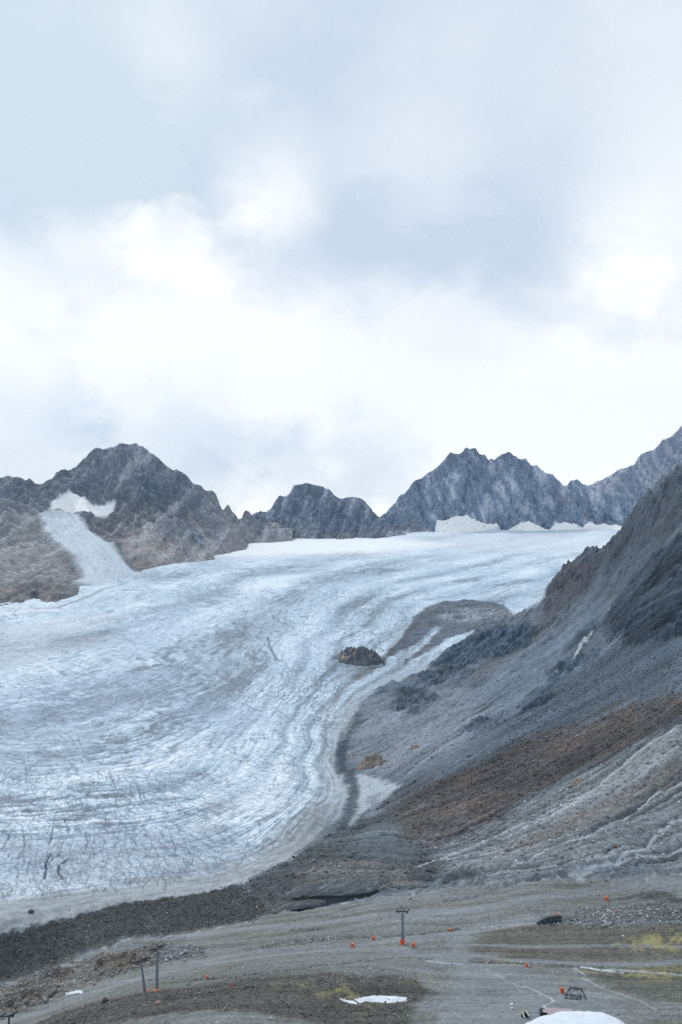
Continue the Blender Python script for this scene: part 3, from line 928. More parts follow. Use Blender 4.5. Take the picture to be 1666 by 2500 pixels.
Z += G * ((1 - ROAD * 0.7) * (n3 * 0.35 + n2 * 0.5) + 0.22 * gst)
Z += G * RUBBLE * (ridged(XX / 14, YY / 9, 4, 70) - 0.4) * 3.0
Z -= G * sstep(0.3, 0.7, EARTH) * 2.6
COLR *= 1 + G[..., None] * (np.array([0.98, 1.02, 1.05], np.float32) - 1)
gs2 = fbm(Q * 170, (XX - YY) / 40, 3, 67)
COLR *= np.clip(1 + G * (0.40 * gst + 0.26 * gs2 + 0.16 * n2 + 0.16 * n3 + 0.2 * n4), 0.5, 1.6)[..., None]
print('land painted', time.time() - T0)

# --- glacier
I = A_ICE
TF = (0.7 * YY + 0.7 * XX)
wob = 0.02 * n1 + 0.006 * n2
b1 = fbm((S + wob) * 9, TF / 500, 3, 80)
b2 = fbm((S + wob) * 45, TF / 170, 3, 84)
b3 = fbm((S + wob * 1.5) * 150, TF / 36, 3, 88)
cross = fbm(TF / 9, S * 40, 3, 92)
patch = fbm(XX / 120, YY / 170, 4, 96)
val = 0.38 * b1 + 0.46 * b2 + 0.80 * b3 + 0.34 * cross + 0.34 * patch + 0.28 * n3 + 0.2 * n4
clean = lin(217, 230, 240)
mid = lin(172, 191, 208)
dirt = lin(112, 126, 139)
amp_i = (1 + 0.4 * sstep(820, 700, YY)) * (1 - 0.36 * sstep(950, 1800, YY)) * (0.5 + 0.75 * sstep(-0.35, 0.4, fbm(XX / 130, YY / 190, 3, 110)))
broad = 0.36 * fbm((S + wob) * 5.5, TF / 700, 3, 113) + 0.30 * fbm(XX / 210, YY / 260, 3, 116)
Sw = S + wob
bands = 0
for s0, w0, a0 in ((0.115, 0.02, -0.45), (0.17, 0.02, 0.25), (0.225, 0.018, -0.35), (0.29, 0.03, 0.32), (0.345, 0.016, -0.4), (0.40, 0.03, 0.25), (0.465, 0.03, -0.45), (0.54, 0.03, 0.22), (0.61, 0.03, -0.3), (0.70, 0.045, -0.35), (0.79, 0.03, 0.3), (0.86, 0.03, -0.4), (0.93, 0.03, 0.25)):
    bands = bands + a0 * np.exp(-((Sw - s0) / w0) ** 2)
bands = bands * (0.45 + 0.8 * sstep(-0.3, 0.4, fbm(Sw * 8, TF / 240, 3, 119)))
tt = np.clip(0.51 + 0.95 * val * amp_i + broad + 0.75 * bands, 0, 1)[..., None]
ice = np.where(tt > 0.5, clean * (tt - 0.5) * 2 + mid * (1 - (tt - 0.5) * 2), mid * tt * 2 + dirt * (1 - tt * 2)).astype(np.float32)
COLR = COLR * (1 - I[..., None]) + ice * I[..., None]
SPK = SPK * (1 - I) + 0.75 * I
# rock flour and dirt near the snout and on the left band
edge_d = sstep(0.17, 0.0, S + 0.05 * n2)
paint(I * edge_d * sstep(780, 640, YY), (154, 161, 167), 0.6, 0.75)
paint(I * sstep(0.09, 0.05, S + 0.02 * n2) * sstep(0.02, 0.05, S + 0.02 * n2) * sstep(760, 640, YY), (138, 143, 147), 0.7, 0.7)
paint(I * sstep(0.045, 0.0, S + 0.02 * n2) * sstep(760, 640, YY), (158, 163, 167), 0.7, 0.7)
paint(I * area([(0, 1640), (120, 1610), (280, 1560), (320, 1530), (180, 1560), (0, 1600)], 20, 2), (158, 167, 176), None, 0.5)
paint(I * area([(0, 1530), (200, 1500), (330, 1500), (150, 1560), (0, 1600)], 25, 2), (186, 195, 204), None, 0.5)
paint(I * area([(690, 2040), (740, 2010), (790, 1960), (770, 2040), (700, 2085), (640, 2110)], 6, 0.6), (120, 122, 124), 0.8, 0.55)
paint(I * area([(700, 2020), (730, 1985), (760, 1975), (740, 2010), (700, 2040)], 5, 0.8) * sstep(-0.2, 0.2, n3), (104, 102, 100), 0.9, 0.7)
paint(I * stroke([(330, 2150), (480, 2120), (600, 2085), (690, 2040)], 5, 0.8) * sstep(-0.3, 0.3, n3 + b2), (132, 136, 140), 0.6, 0.6)
for pl, w in [([(1040, 1500), (1000, 1520), (970, 1560), (940, 1590)], 4), ([(935, 1605), (900, 1630), (870, 1650)], 4.5), ([(1180, 1470), (1230, 1445), (1270, 1432)], 3),
              ([(890, 1640), (840, 1680), (800, 1740), (790, 1800)], 2.5), ([(940, 1480), (910, 1510), (880, 1530)], 2.5)]:
    paint(I * stroke(pl, w * 1.2, 1.2) * sstep(-0.25, 0.35, n3 + 0.6 * n4 + 0.1), (116, 119, 124), 0.6, 0.75)
# bluish bare-ice hollows
for pl in ([(0, 1680), (250, 1640), (450, 1640), (480, 1700), (250, 1760), (0, 1800)], [(420, 1720), (560, 1690), (620, 1740), (500, 1830), (440, 1800)], [(250, 1530), (420, 1500), (480, 1540), (330, 1590)], [(700, 1560), (790, 1550), (800, 1610), (730, 1640)],
           [(0, 2080), (200, 2040), (420, 2020), (300, 2080), (0, 2120)]):
    paint(I * area(pl, 22, 2), (164, 182, 206), None, 0.35)
paint(I * area([(560, 1900), (660, 1860), (740, 1860), (720, 1960), (620, 2020), (520, 2000)], 22, 2), (214, 224, 234), None, 0.45)
# firn, brighter towards the head
firn = sstep(2150, 2900, YY + 250 * n1)
paint(I * firn, (226, 235, 243), 0.3, 0.6)
paint(I * area([(540, 1352), (600, 1325), (700, 1312), (1000, 1318), (1080, 1328), (950, 1348), (760, 1352), (620, 1360)], 90, 3), (244, 246, 248), 0.1, 0.8)
mg = sstep(0.20, 0.0, S + 0.08 * n2 + 0.05 * n3) * sstep(1350, 1050, YY)
paint(I * mg, (150, 157, 164), 0.7, 0.7)
paint(I * mg * sstep(0.0, 0.4, b2 + 0.6 * n3), (114, 118, 123), 0.8, 0.75)
paint(I * area([(-60, 2050), (200, 2040), (420, 2020), (560, 2030), (620, 2080), (420, 2130), (200, 2150), (-60, 2180)], 14, 1.5), (144, 160, 176), None, 0.6)
paint(I * stroke([(60, 1490), (143, 1482), (200, 1462), (255, 1437), (300, 1425)], 5, 0.6), (120, 122, 128), 0.7, 0.6)
paint(I * stroke([(0, 1502), (70, 1490), (140, 1488)], 7, 0.5), (232, 236, 240), 0.1, 0.7)
Z += I * (b1 * 2.0 + b2 * 0.40 + b3 * 0.16 + patch * 4.0 * sstep(600, 900, YY) + cross * 0.10 + bands * 0.5)

# long threads of dirt and clean ice drawn out along the flow
RSX, RSY = slopes_of(S)
THR = np.zeros((NY, NU), np.float32)
for k in range(230):
    u_, v_ = rt.uniform(-20, 1000), rt.uniform(1400, 2230)
    x_, y_, z_ = hit(u_, v_)
    if grid_at(I, np.array([x_]), np.array([y_]))[0] < 0.9:
        continue
    st_ = 4.0 + y_ / 160.0
    tr = trace(RSX, RSY, x_, y_, st_, int(rt.uniform(5, 18)), rt.choice([-1, 1]))
    if len(tr) > 2:
        local(THR, tr, rt.uniform(0.4, 1.1) * (0.6 + y_ / 1500.0), rt.choice([-1.0, -0.8, 0.8]) * rt.uniform(0.35, 1.0), 0.8)
Z += I * THR * 0.35
COLR = COLR * (1 + I * np.where(THR > 0, 0.22, 0.42) * THR)[..., None]
# melt gap and debris around the rock island
nx_, ny_, nz_ = hit(879, 1612)
ce, se = math.cos(0.25), math.sin(0.25)
ee = np.sqrt((((XX - nx_) * ce + (YY - ny_) * se) / 31.0) ** 2 + ((-(XX - nx_) * se + (YY - ny_) * ce) / 35.0) ** 2) + 0.12 * n2
Z -= I * 3.5 * np.exp(-((ee - 1.03) / 0.07) ** 2)
paint(I * sstep(1.5, 1.0, ee) * sstep(-0.3, 0.3, n3 + n4 * 0.6), (122, 127, 133), 0.9, 0.75)
paint(I * stroke([(880, 1632), (850, 1640), (825, 1652)], 5, 1.0) * sstep(-0.2, 0.4, n3 + n4), (118, 124, 130), 0.9, 0.7)
# crevasses: carved clefts
gy, gx = np.gradient(S)
CREV = np.zeros((NY, NU), np.float32)
CDEEP = np.zeros((NY, NU), np.float32)


def crevasse(poly, width, depth, arr_w=1.0):
    P = np.array(poly)
    pad = width * 3 + 3
    r0, r1 = np.searchsorted(ys, [P[:, 1].min() - pad, P[:, 1].max() + pad])
    r0, r1 = max(r0 - 2, 0), min(r1 + 2, NY)
    ym = P[:, 1].mean()
    c0, c1 = np.searchsorted(us, [CU + (P[:, 0].min() - pad) / P[:, 1].min() * F - 6, CU + (P[:, 0].max() + pad) / P[:, 1].max() * F + 6])
    ca, cb = np.searchsorted(us, [CU + (P[:, 0].min() - pad) / P[:, 1].max() * F - 6, CU + (P[:, 0].max() + pad) / P[:, 1].min() * F + 6])
    c0, c1 = min(c0, ca), min(max(c1, cb), NU)
    if r1 - r0 < 2 or c1 - c0 < 2:
        return
    X = XX[r0:r1, c0:c1] + WX2[r0:r1, c0:c1] * 0.7
    Y = YY[r0:r1, c0:c1] + WY[r0:r1, c0:c1] * 0.25
    d = seg_dist(X, Y, poly)
    w = np.maximum(width, 0.00055 * ym)
    m = 1 - sstep(w * 0.3, w * 1.25, d)
    CREV[r0:r1, c0:c1] = np.maximum(CREV[r0:r1, c0:c1], m * arr_w)
    CDEEP[r0:r1, c0:c1] = np.maximum(CDEEP[r0:r1, c0:c1], m * depth)


BIG = [[(125, 2085), (118, 2105), (112, 2130), (112, 2148)], [(150, 2080), (135, 2095), (120, 2112)], [(170, 2095), (148, 2112), (144, 2130), (152, 2148)], [(75, 2100), (68, 2120), (67, 2138)],
       [(30, 2020), (22, 2045), (10, 2065), (2, 2080)], [(130, 2020), (124, 2045), (118, 2065)], [(62, 2040), (58, 2075), (50, 2100)],
       [(655, 1555), (660, 1580), (672, 1600), (682, 1615)], [(622, 1548), (642, 1565), (655, 1582)], [(575, 1530), (590, 1545), (608, 1560)], [(525, 1525), (545, 1540), (562, 1552)], [(690, 1612), (705, 1632), (715, 1645)],
       [(665, 1500), (690, 1520), (720, 1535)], [(318, 1912), (322, 1930), (330, 1945)], [(340, 1925), (345, 1945), (352, 1958)], [(270, 1885), (275, 1905), (290, 1930)],
       [(830, 1470), (870, 1480), (920, 1490), (960, 1500)], [(840, 1455), (890, 1470), (950, 1480)], [(960, 1480), (985, 1500), (1000, 1515)], [(770, 1440), (800, 1452), (840, 1456)],
       [(600, 1700), (660, 1720), (720, 1765)], [(590, 1715), (640, 1740)], [(440, 1620), (500, 1590), (540, 1570)], [(750, 1420), (770, 1440)],
       [(420, 2040), (425, 2065), (432, 2090)], [(210, 2030), (215, 2060), (205, 2085)], [(160, 2000), (165, 2030)]]
for pl in BIG:
    Pw = hxy(pl)
    kb = BIG.index(pl)
    crevasse(Pw, (0.0009 if kb in (0, 2, 7) else 0.00055) * Pw[0][1], 4.0 if kb in (0, 2, 7) else 2.2, 1.0 if kb in (0, 2, 7) else 0.7)
# many small fractures
cand_r = rng.integers(0, NY - 1, 60000)
cand_c = rng.integers(0, NU - 1, 60000)
made = 0
for r, c in zip(cand_r, cand_c):
    if I[r, c] < 0.9 or YY[r, c] > 1900 or S[r, c] < 0.07 or us[c] < -60 or us[c] > 1500:
        continue
    x, y = float(XX[r, c]), float(YY[r, c])
    u = us[c]
    v = CV + (ZC - ZBASE[r, c]) / y * F
    dens = 0.16
    if v > 1880 and u < 560:
        dens = 0.75
    elif 1650 < v < 1900 and u < 420:
        dens = 0.35
    elif 1650 < v and 560 < u < 840:
        dens = 0.3
    elif 1440 < v < 1560 and 560 < u < 1000:
        dens = 0.45
    if rng.random() > dens:
        continue
    # direction across or oblique to the banding, as seen on the ground
    r2, c2 = min(r + 2, NY - 1), min(c + 2, NU - 1)
    dsx = (S[r, c2] - S[r, c]) / max(XX[r, c2] - XX[r, c], 0.1)
    dsy = (S[r2, c] - S[r, c]) / max(YY[r2, c] - YY[r, c], 0.1)
    ang = math.atan2(dsy, dsx)
    if v > 1880 and u < 560:
        ang += rng.normal(0.25, 0.35)
    else:
        ang += rng.choice([0.5, -0.5, 1.57]) + rng.normal(0, 0.25)
    L = (3.0 + rng.exponential(6.0)) * (0.6 + y / 900)
    b = rng.normal(0, 0.3)
    pl = [(x - math.cos(ang - b) * L * 0.5, y - math.sin(ang - b) * L * 0.5), (x, y), (x + math.cos(ang + b) * L * 0.5, y + math.sin(ang + b) * L * 0.5)]
    crevasse(pl, 0.22 + 0.00025 * y, 0.15 + rng.random() * 0.45, 0.4 + 0.6 * rng.random())
    made += 1
    if made > 4200:
        break
Z -= I * CDEEP
COLR = COLR * (1 + I * edge_d * sstep(820, 640, YY) * np.clip(0.34 * b3 + 0.30 * b2 + 0.14 * n4 + 0.12 * b1, -0.5, 0.4))[..., None]
paint(I * CREV, (66, 84, 102), 0.3, 0.8)
print('ice painted', made, time.time() - T0)

# dark debris bands winding along the right margin of the ice, and the pale stagnant pocket beside them
brk = sstep(-0.55, 0.05, n3 + 0.5 * n4 + 0.1)
paint(area([(868, 1892), (905, 1900), (978, 1915), (945, 1945), (885, 1985), (855, 2015), (852, 1995), (872, 1950), (870, 1915)], 3.5, 0.5), (180, 188, 196), 0.3, 0.85)
paint(area([(905, 1945), (925, 1935), (925, 1985), (890, 1995)], 4, 0.5), (124, 132, 142), 0.3, 0.8)
paint(stroke([(872, 1748), (846, 1790), (833, 1830), (830, 1868), (852, 1900), (864, 1938), (856, 1980), (832, 2012), (792, 2044), (740, 2078)], 6.5, 0.8) * brk, (80, 88, 97), 0.6, 0.85)
paint(stroke([(840, 1815), (829, 1850), (833, 1885)], 6, 0.5), (66, 76, 87), 0.6, 0.7)
paint(stroke([(1060, 1492), (1018, 1518), (992, 1552), (960, 1588), (930, 1613), (900, 1636), (868, 1654)], 6.5, 1.0) * brk, (90, 94, 101), 0.8, 0.8)
paint(stroke([(1075, 1545), (1035, 1585), (990, 1622), (950, 1645)], 3.5, 0.8) * brk, (104, 111, 121), 0.6, 0.7)
paint(stroke([(868, 1654), (826, 1694), (800, 1740), (788, 1800), (790, 1860)], 3.0, 1.2) * sstep(-0.2, 0.4, n3 + n4), (120, 125, 132), 0.8, 0.6)
# rock island in the ice and brown outcrops: raise the land under them a little
co = np.stack([XX, YY, Z], -1).reshape(-1, 3)
ii = np.arange(NU * NY).reshape(NY, NU)
quads = np.stack([ii[:-1, :-1], ii[:-1, 1:], ii[1:, 1:], ii[1:, :-1]], -1).reshape(-1, 4)
qlab = label[:-1, :-1].reshape(-1)
colr = COLR.reshape(-1, 3)
attrs = {'Col': np.clip(colr, 0.003, 0.9), 'Spk': SPK.reshape(-1)}
for k, (nm, mt, lb) in enumerate([('glacier', M_ICE, 'pale blue valley glacier sweeping from the snowy pass down to the dark moraine'),
                                  ('scree_slope', M_SCREE, 'grey scree mountainside with a brown rubble band falling from the right'),
                                  ('moraine', M_SCREE, 'dark grey moraine wall of loose stones along the glacier foot'),
                                  ('ground', M_GRAVEL, 'grey gravel flats with graded tracks in the foreground')]):
    me = sub_mesh(nm, co, quads, qlab == k, [mt], attrs)
    link(nm, me, lb, None, None, 'structure')
print('valley built', time.time() - T0)


def ground_z(x, y):
    return float(grid_at(Z, np.array([x]), np.array([y]))[0])


def place(u, v):
    x, y, z = hit(u, v, Z)
    return x, y, ground_z(x, y)


# ------------------------------------------------------------------ mountains
def mountain(name, label, ctrl_pts, extra, bounds, step, seed, amp, ridge_dir, paintfn, splits=(), back=0.14, mat=M_ROCK):
    """ctrl_pts: list of (u, v, Y, is_ridge)"""
    pts = []
    for c in ctrl_pts:
        x, y, z = wpt(*c[:3])
        pts.append((x, y, z))
        if len(c) > 3 and c[3]:
            pts.append(((c[0] - CU) / F * y, y + 14, z - 11))
            pts.append(((c[0] - CU) / F * y, y * (1 + back * 0.4), z - 0.35 * back * y))
            pts.append(((c[0] - CU) / F * y, y * (1 + back), z - 0.75 * back * y))
    for (x, y, z) in extra:
        pts.append((x, y, z))
    pts = np.array(pts)
    h0 = RBF(pts[:, :2], pts[:, 2], c=4.0)
    x0, x1, y0, y1 = bounds
    gxs = np.arange(x0, x1, step)
    gys = np.arange(y0, y1, step * 1.1)
    X, Y = np.meshgrid(gxs, gys)
    st = 2
    # coarse evaluation
    cx, cy = X[::st, ::st], Y[::st, ::st]
    zc = h0(cx, cy)
    fx = np.clip(np.arange(X.shape[1]) / st, 0, zc.shape[1] - 1.001)
    fy = np.clip(np.arange(X.shape[0]) / st, 0, zc.shape[0] - 1.001)
    ix, iy = fx.astype(int), fy.astype(int)
    ax, ay = (fx - ix)[None], (fy - iy)[:, None]
    z = (zc[iy][:, ix] * (1 - ax) * (1 - ay) + zc[iy][:, np.minimum(ix + 1, zc.shape[1] - 1)] * ax * (1 - ay) +
         zc[np.minimum(iy + 1, zc.shape[0] - 1)][:, ix] * (1 - ax) * ay + zc[np.minimum(iy + 1, zc.shape[0] - 1)][:, np.minimum(ix + 1, zc.shape[1] - 1)] * ax * ay)
    base_z = z.copy()

    def mhit(u, v):
        yy = np.arange(y0 + step, y1 - step, step)
        xx = (u - CU) / F * yy
        ci = np.clip((xx - x0) / step, 0, X.shape[1] - 1.01)
        ri = np.clip((yy - y0) / (step * 1.1), 0, X.shape[0] - 1.01)
        zz = base_z[ri.astype(int), ci.astype(int)]
        ray = ZC - (v - CV) / F * yy
        k = np.nonzero(zz >= ray)[0]
        k = k[0] if len(k) else int(np.argmin(ray - zz))
        return xx[k], yy[k]

    def marea(pl, soft, warp=1.0):
        poly = [mhit(u, v) for (u, v) in pl]
        wx = fbm(X / 50, Y / 50, 4, seed + 5) * 16 * warp
        wy = fbm(X / 50, Y / 50, 4, seed + 9) * 16 * warp
        return sstep(-soft, soft, sdist(X + wx, Y + wy, poly))

    ctx = {'X': X, 'Y': Y, 'Z': base_z, 'area': marea, 'hit': mhit}
    a = ridge_dir
    # coordinates across / down the rock ribs, sheared with height so ribs run obliquely
    p = X + a * (base_z - 100)
    wq = fbm(X / 160, Y / 160, 3, seed) * 26
    r1 = ridged((p + wq) / 150, (Y + wq) / 300, 4, seed + 11, 0.36)
    r2 = ridged((p + wq * 0.6) / 30, base_z / 46 + Y / 120, 4, seed + 17)
    f1 = fbm(X / 14, Y / 14 + base_z / 14, 4, seed + 23)
    r3 = ridged((p - wq * 0.3) / 11, base_z / 20 + Y / 50, 3, seed + 29)
    rl = [wpt(*c[:3])[:2] for c in ctrl_pts if len(c) > 3]
    calm = 1 - 0.72 * np.exp(-(seg_dist(X, Y, rl) / 14.0) ** 2)
    strength = paintfn('relief', ctx) * calm
    big = ctx.get('bigs', 1.0) * calm
    r2m = float(r2.mean())
    z = base_z - big * 1.7 * amp * (0.9 - r1) - amp * 0.8 * (big * (0.8 - r2m) + strength * (r2m - r2)) + 0.75 * amp * ctx.get('snow', 0.0) * ctx.get('snow_lift', 1.0) + (0.3 + 0.7 * strength) * amp * 0.22 * (r3 - 0.5) + amp * 0.10 + f1 * 0.6
    ctx.update({'z': z, 'r1': r1, 'r2': r2, 'r3': r3, 'f1': f1})
    colm, spk, labs = paintfn('colour', ctx)
    lum = np.maximum(colm.mean(-1, keepdims=True), 1e-3)
    mu = float(np.median(lum))
    colm = colm * np.where(lum < 0.32, (lum / mu) ** 0.35, (0.32 / mu) ** 0.0)
    colm = np.minimum(colm * 1.16, 0.92)
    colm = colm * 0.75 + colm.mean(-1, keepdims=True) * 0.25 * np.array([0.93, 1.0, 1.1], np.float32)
    n, m = X.shape
    com = np.stack([X, Y, z], -1).reshape(-1, 3)
    idx = np.arange(n * m).reshape(n, m)
    q = np.stack([idx[:-1, :-1], idx[:-1, 1:], idx[1:, 1:], idx[1:, :-1]], -1).reshape(-1, 4)
    # leave out what lies far below the ice
    gz = grid_at(Z, np.clip(com[:, 0], -1e4, 1e4), np.clip(com[:, 1], ys[0], ys[-1]))
    ok = (com[:, 2] > gz - 25) | (com[:, 1] > ys[-1])
    okq = ok[q].all(1)
    ql = labs[:-1, :-1].reshape(-1)
    at = {'Col': np.clip(colm.reshape(-1, 3), 0.003, 0.9), 'Spk': spk.reshape(-1)}
    link(name, sub_mesh(name, com, q, (ql == 0) & okq, [mat], at), label, None, None, 'structure')
    for k, (nm, lb, mt, cat, kind) in enumerate(splits):
        kp = (ql == k + 1) & okq
        if kp.any():
            link(nm, sub_mesh(nm, com, q, kp, [mt], at), lb, cat, None, kind)
    print(name, n * m, time.time() - T0)


def mixc(c, m, rgb, k=1.0):
    m = np.clip(m * k, 0, 1)[..., None]
    return c + (lin(*rgb) - c) * m


def R(pts, Y0=None):
    return [(p[0], p[1], p[2], True) for p in pts]


# ---- left massif with its side glacier and snow basin
left_ctrl = R([(-420, 1120, 2330), (-300, 1130, 2350), (-150, 1150, 2400), (0, 1160, 2450), (21, 1158, 2460), (48, 1162, 2480), (69, 1173, 2520), (93, 1184, 2560), (112, 1173, 2570), (135, 1154, 2590), (143, 1148, 2600), (170, 1144, 2620), (202, 1120, 2640), (228, 1094, 2660), (266, 1092, 2670),
               (300, 1079, 2680), (316, 1085, 2685), (329, 1082, 2690), (351, 1090, 2700), (393, 1120, 2730), (425, 1146, 2760), (433, 1142, 2765), (457, 1160, 2800), (489, 1181, 2850), (521, 1198, 2900), (558, 1231, 3000), (600, 1241, 3120), (640, 1247, 3250)])
left_ctrl += [(200, 1228, 2475), (150, 1225, 2470), (284, 1195, 2560), (240, 1205, 2540), (150, 1285, 2330), (120, 1260, 2400), (190, 1320, 2230), (225, 1345, 2170), (265, 1385, 2085), (250, 1432, 1945), (310, 1405, 2090),
              (340, 1130, 2650), (395, 1200, 2575), (440, 1270, 2505), (475, 1335, 2455), (462, 1378, 2360), (393, 1391, 2240), (361, 1400, 2175), (521, 1356, 2560),
              (470, 1235, 2640), (525, 1310, 2660), (560, 1346, 2650), (600, 1322, 2960), (560, 1285, 2860), (600, 1290, 3060), (640, 1300, 3180),
              (300, 1250, 2460), (330, 1330, 2310), (270, 1290, 2400), (300, 1350, 2230), (380, 1320, 2390), (390, 1365, 2300),
              (0, 1250, 2200), (60, 1250, 2290), (100, 1245, 2400), (0, 1350, 1985), (100, 1330, 2130), (150, 1382, 2030), (0, 1410, 1850), (100, 1408, 1905), (200, 1415, 1945),
              (0, 1428, 1790), (120, 1418, 1850), (225, 1428, 1915), (0, 1494, 1635), (80, 1480, 1680), (143, 1478, 1700), (200, 1455, 1795),
              (-300, 1250, 2130), (-300, 1400, 1800), (-300, 1505, 1590), (-420, 1400, 1790), (-420, 1510, 1580)]
ex = []
for (u, v, Y) in [(-420, 1510, 1580), (-300, 1505, 1590), (0, 1494, 1635), (80, 1480, 1680), (143, 1478, 1700), (250, 1432, 1945), (310, 1405, 2090), (361, 1400, 2175), (462, 1378, 2360), (521, 1356, 2560), (600, 1322, 2960), (680, 1310, 3150)]:
    x, y, z = wpt(u, v, Y)
    ex.append((x + 70, y - 130, z - 50))


def paint_left(stage, c):
    X, Y, Z0 = c['X'], c['Y'], c['Z']
    if stage == 'relief':
        c['tongue'] = c['area']([(96, 1238), (106, 1279), (159, 1337), (196, 1375), (205, 1400), (180, 1410), (250, 1432), (300, 1425), (390, 1398), (326, 1388), (280, 1337), (224, 1290), (200, 1262), (186, 1246), (130, 1236)], 13, 0.8)
        c['snow'] = c['area']([(118, 1228), (127, 1213), (180, 1194), (205, 1205), (230, 1208), (268, 1200), (284, 1189), (276, 1216), (240, 1232), (212, 1244), (160, 1236)], 4, 0.35)
        c['cliff'] = c['area']([(0, 1428), (120, 1418), (225, 1428), (252, 1432), (143, 1480), (80, 1482), (0, 1498), (-300, 1510), (-300, 1440)], 6, 0.5)
        soft = np.maximum(c['tongue'], c['snow'])
        high = sstep(110, 220, Z0)
        c['snow_lift'] = 0.0
        c['bigs'] = (0.42 + 0.6 * high) * (1 - 0.6 * c['tongue'])
        return (0.42 + 0.6 * high) * (1 - 0.93 * soft) + 0.12 * c['cliff']
    z, r1, r2, r3, f1 = c['z'], c['r1'], c['r2'], c['r3'], c['f1']
    col = np.empty(X.shape + (3,), np.float32)
    n = fbm(X / 70, Y / 110, 4, 301)
    col[:] = lin(116, 116, 122)
    col = mixc(col, sstep(-0.15, 0.3, n), (128, 119, 116), 0.8)
    col = mixc(col, sstep(180, 300, Z0 + 40 * n), (98, 106, 119), 0.8)
    col = mixc(col, c['area']([(300, 1290), (370, 1280), (430, 1320), (470, 1370), (400, 1392), (350, 1398), (300, 1360)], 25), (142, 130, 124), 0.85)
    col = mixc(col, c['area']([(360, 1350), (440, 1335), (500, 1350), (462, 1378), (393, 1390)], 12) * sstep(-0.2, 0.3, n + f1 * 0.4), (166, 158, 150), 0.8)
    col = mixc(col, c['area']([(340, 1140), (390, 1150), (440, 1230), (500, 1300), (505, 1340), (480, 1330), (430, 1260), (380, 1210), (330, 1170)], 14), (80, 92, 108), 0.85)
    col = mixc(col, c['area']([(190, 1255), (215, 1250), (300, 1330), (350, 1390), (310, 1395), (260, 1335), (200, 1285)], 10), (100, 102, 106), 0.7)
    col = mixc(col, c['area']([(450, 1200), (500, 1280), (540, 1330), (520, 1335), (470, 1260)], 10), (146, 132, 130), 0.7)
    col = mixc(col, c['area']([(0, 1240), (80, 1250), (130, 1320), (180, 1390), (100, 1410), (0, 1400), (-300, 1380), (-300, 1250)], 25), (132, 130, 128), 0.75)
    col = mixc(col, c['area']([(0, 1285), (30, 1270), (40, 1330), (0, 1340)], 15), (88, 88, 92), 0.5)
    col = mixc(col, c['area']([(0, 1375), (150, 1385), (210, 1405), (150, 1412), (0, 1405)], 12) * sstep(-0.2, 0.2, f1 + n), (142, 138, 134), 0.6)
    cl = c['cliff']
    col = mixc(col, cl, (106, 102, 101), 0.9)
    col = mixc(col, cl * sstep(0.0, 0.4, fbm(X / 18, Y / 40, 3, 311)), (140, 134, 129), 0.7)
    col = mixc(col, cl * c['area']([(78, 1440), (95, 1435), (100, 1475), (80, 1480)], 4, 0.3), (62, 70, 80), 0.85)
    # pale broken rock ribs and rusty joints
    col = mixc(col, sstep(0.62, 0.85, r2) * (1 - cl), (140, 145, 152), 0.45)
    col = mixc(col, sstep(0.28, 0.12, r1), (92, 86, 88), 0.4)
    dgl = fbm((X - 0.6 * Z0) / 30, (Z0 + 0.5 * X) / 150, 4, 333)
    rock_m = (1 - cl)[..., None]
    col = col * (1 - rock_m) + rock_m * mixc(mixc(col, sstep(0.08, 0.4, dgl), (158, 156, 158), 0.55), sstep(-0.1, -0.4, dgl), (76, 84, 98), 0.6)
    col *= (1 + 0.18 * f1 + 0.15 * (r3 - 0.4))[..., None]
    tg = c['tongue']
    st = fbm((X + Y * 0.55) / 9, (Y - X * 0.5) / 130, 3, 320)
    icec = mixc(mixc(np.zeros_like(col) + lin(178, 190, 201), sstep(0.0, 0.5, st), (150, 162, 176), 0.8), sstep(0.1, 0.5, n), (176, 184, 190), 0.4)
    t3 = tg[..., None]
    col = col * (1 - t3) + icec * t3
    sn = c['snow'][..., None]
    col = col * (1 - sn) + lin(242, 243, 245) * sn
    lab = np.where(c['snow'] > 0.5, 2, np.where(tg > 0.5, 1, 0))
    spk = 0.8 * (1 - np.maximum(tg, c['snow'])) + 0.15
    return col.astype(np.float32), spk, lab


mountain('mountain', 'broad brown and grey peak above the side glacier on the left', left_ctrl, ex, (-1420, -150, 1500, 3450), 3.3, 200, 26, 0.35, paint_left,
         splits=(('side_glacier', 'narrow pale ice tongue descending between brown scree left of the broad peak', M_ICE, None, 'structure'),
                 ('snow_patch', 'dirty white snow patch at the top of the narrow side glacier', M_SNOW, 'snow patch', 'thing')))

# ---- middle peak
mid_ctrl = R([(585, 1262, 3330), (627, 1250, 3350), (653, 1245, 3370), (672, 1220, 3390), (685, 1206, 3400), (696, 1211, 3400), (717, 1186, 3420), (735, 1178, 3425), (749, 1174, 3430), (786, 1183, 3430), (810, 1199, 3430), (833, 1214, 3430), (857, 1211, 3430), (886, 1219, 3440), (899, 1234, 3450), (921, 1259, 3470), (950, 1275, 3500)])
mid_ctrl += [(600, 1310, 3190), (690, 1318, 3170), (770, 1321, 3150), (833, 1323, 3140), (920, 1318, 3180), (749, 1250, 3310), (715, 1245, 3340), (800, 1262, 3290), (850, 1262, 3320), (870, 1270, 3290), (660, 1280, 3290)]
ex = [(x, 3020, 60) for x in (-380, -250, -100, 0, 100, 200)] + [(-420, 3200, 60), (240, 3150, 60), (-420, 3500, 60), (300, 3500, 60)]


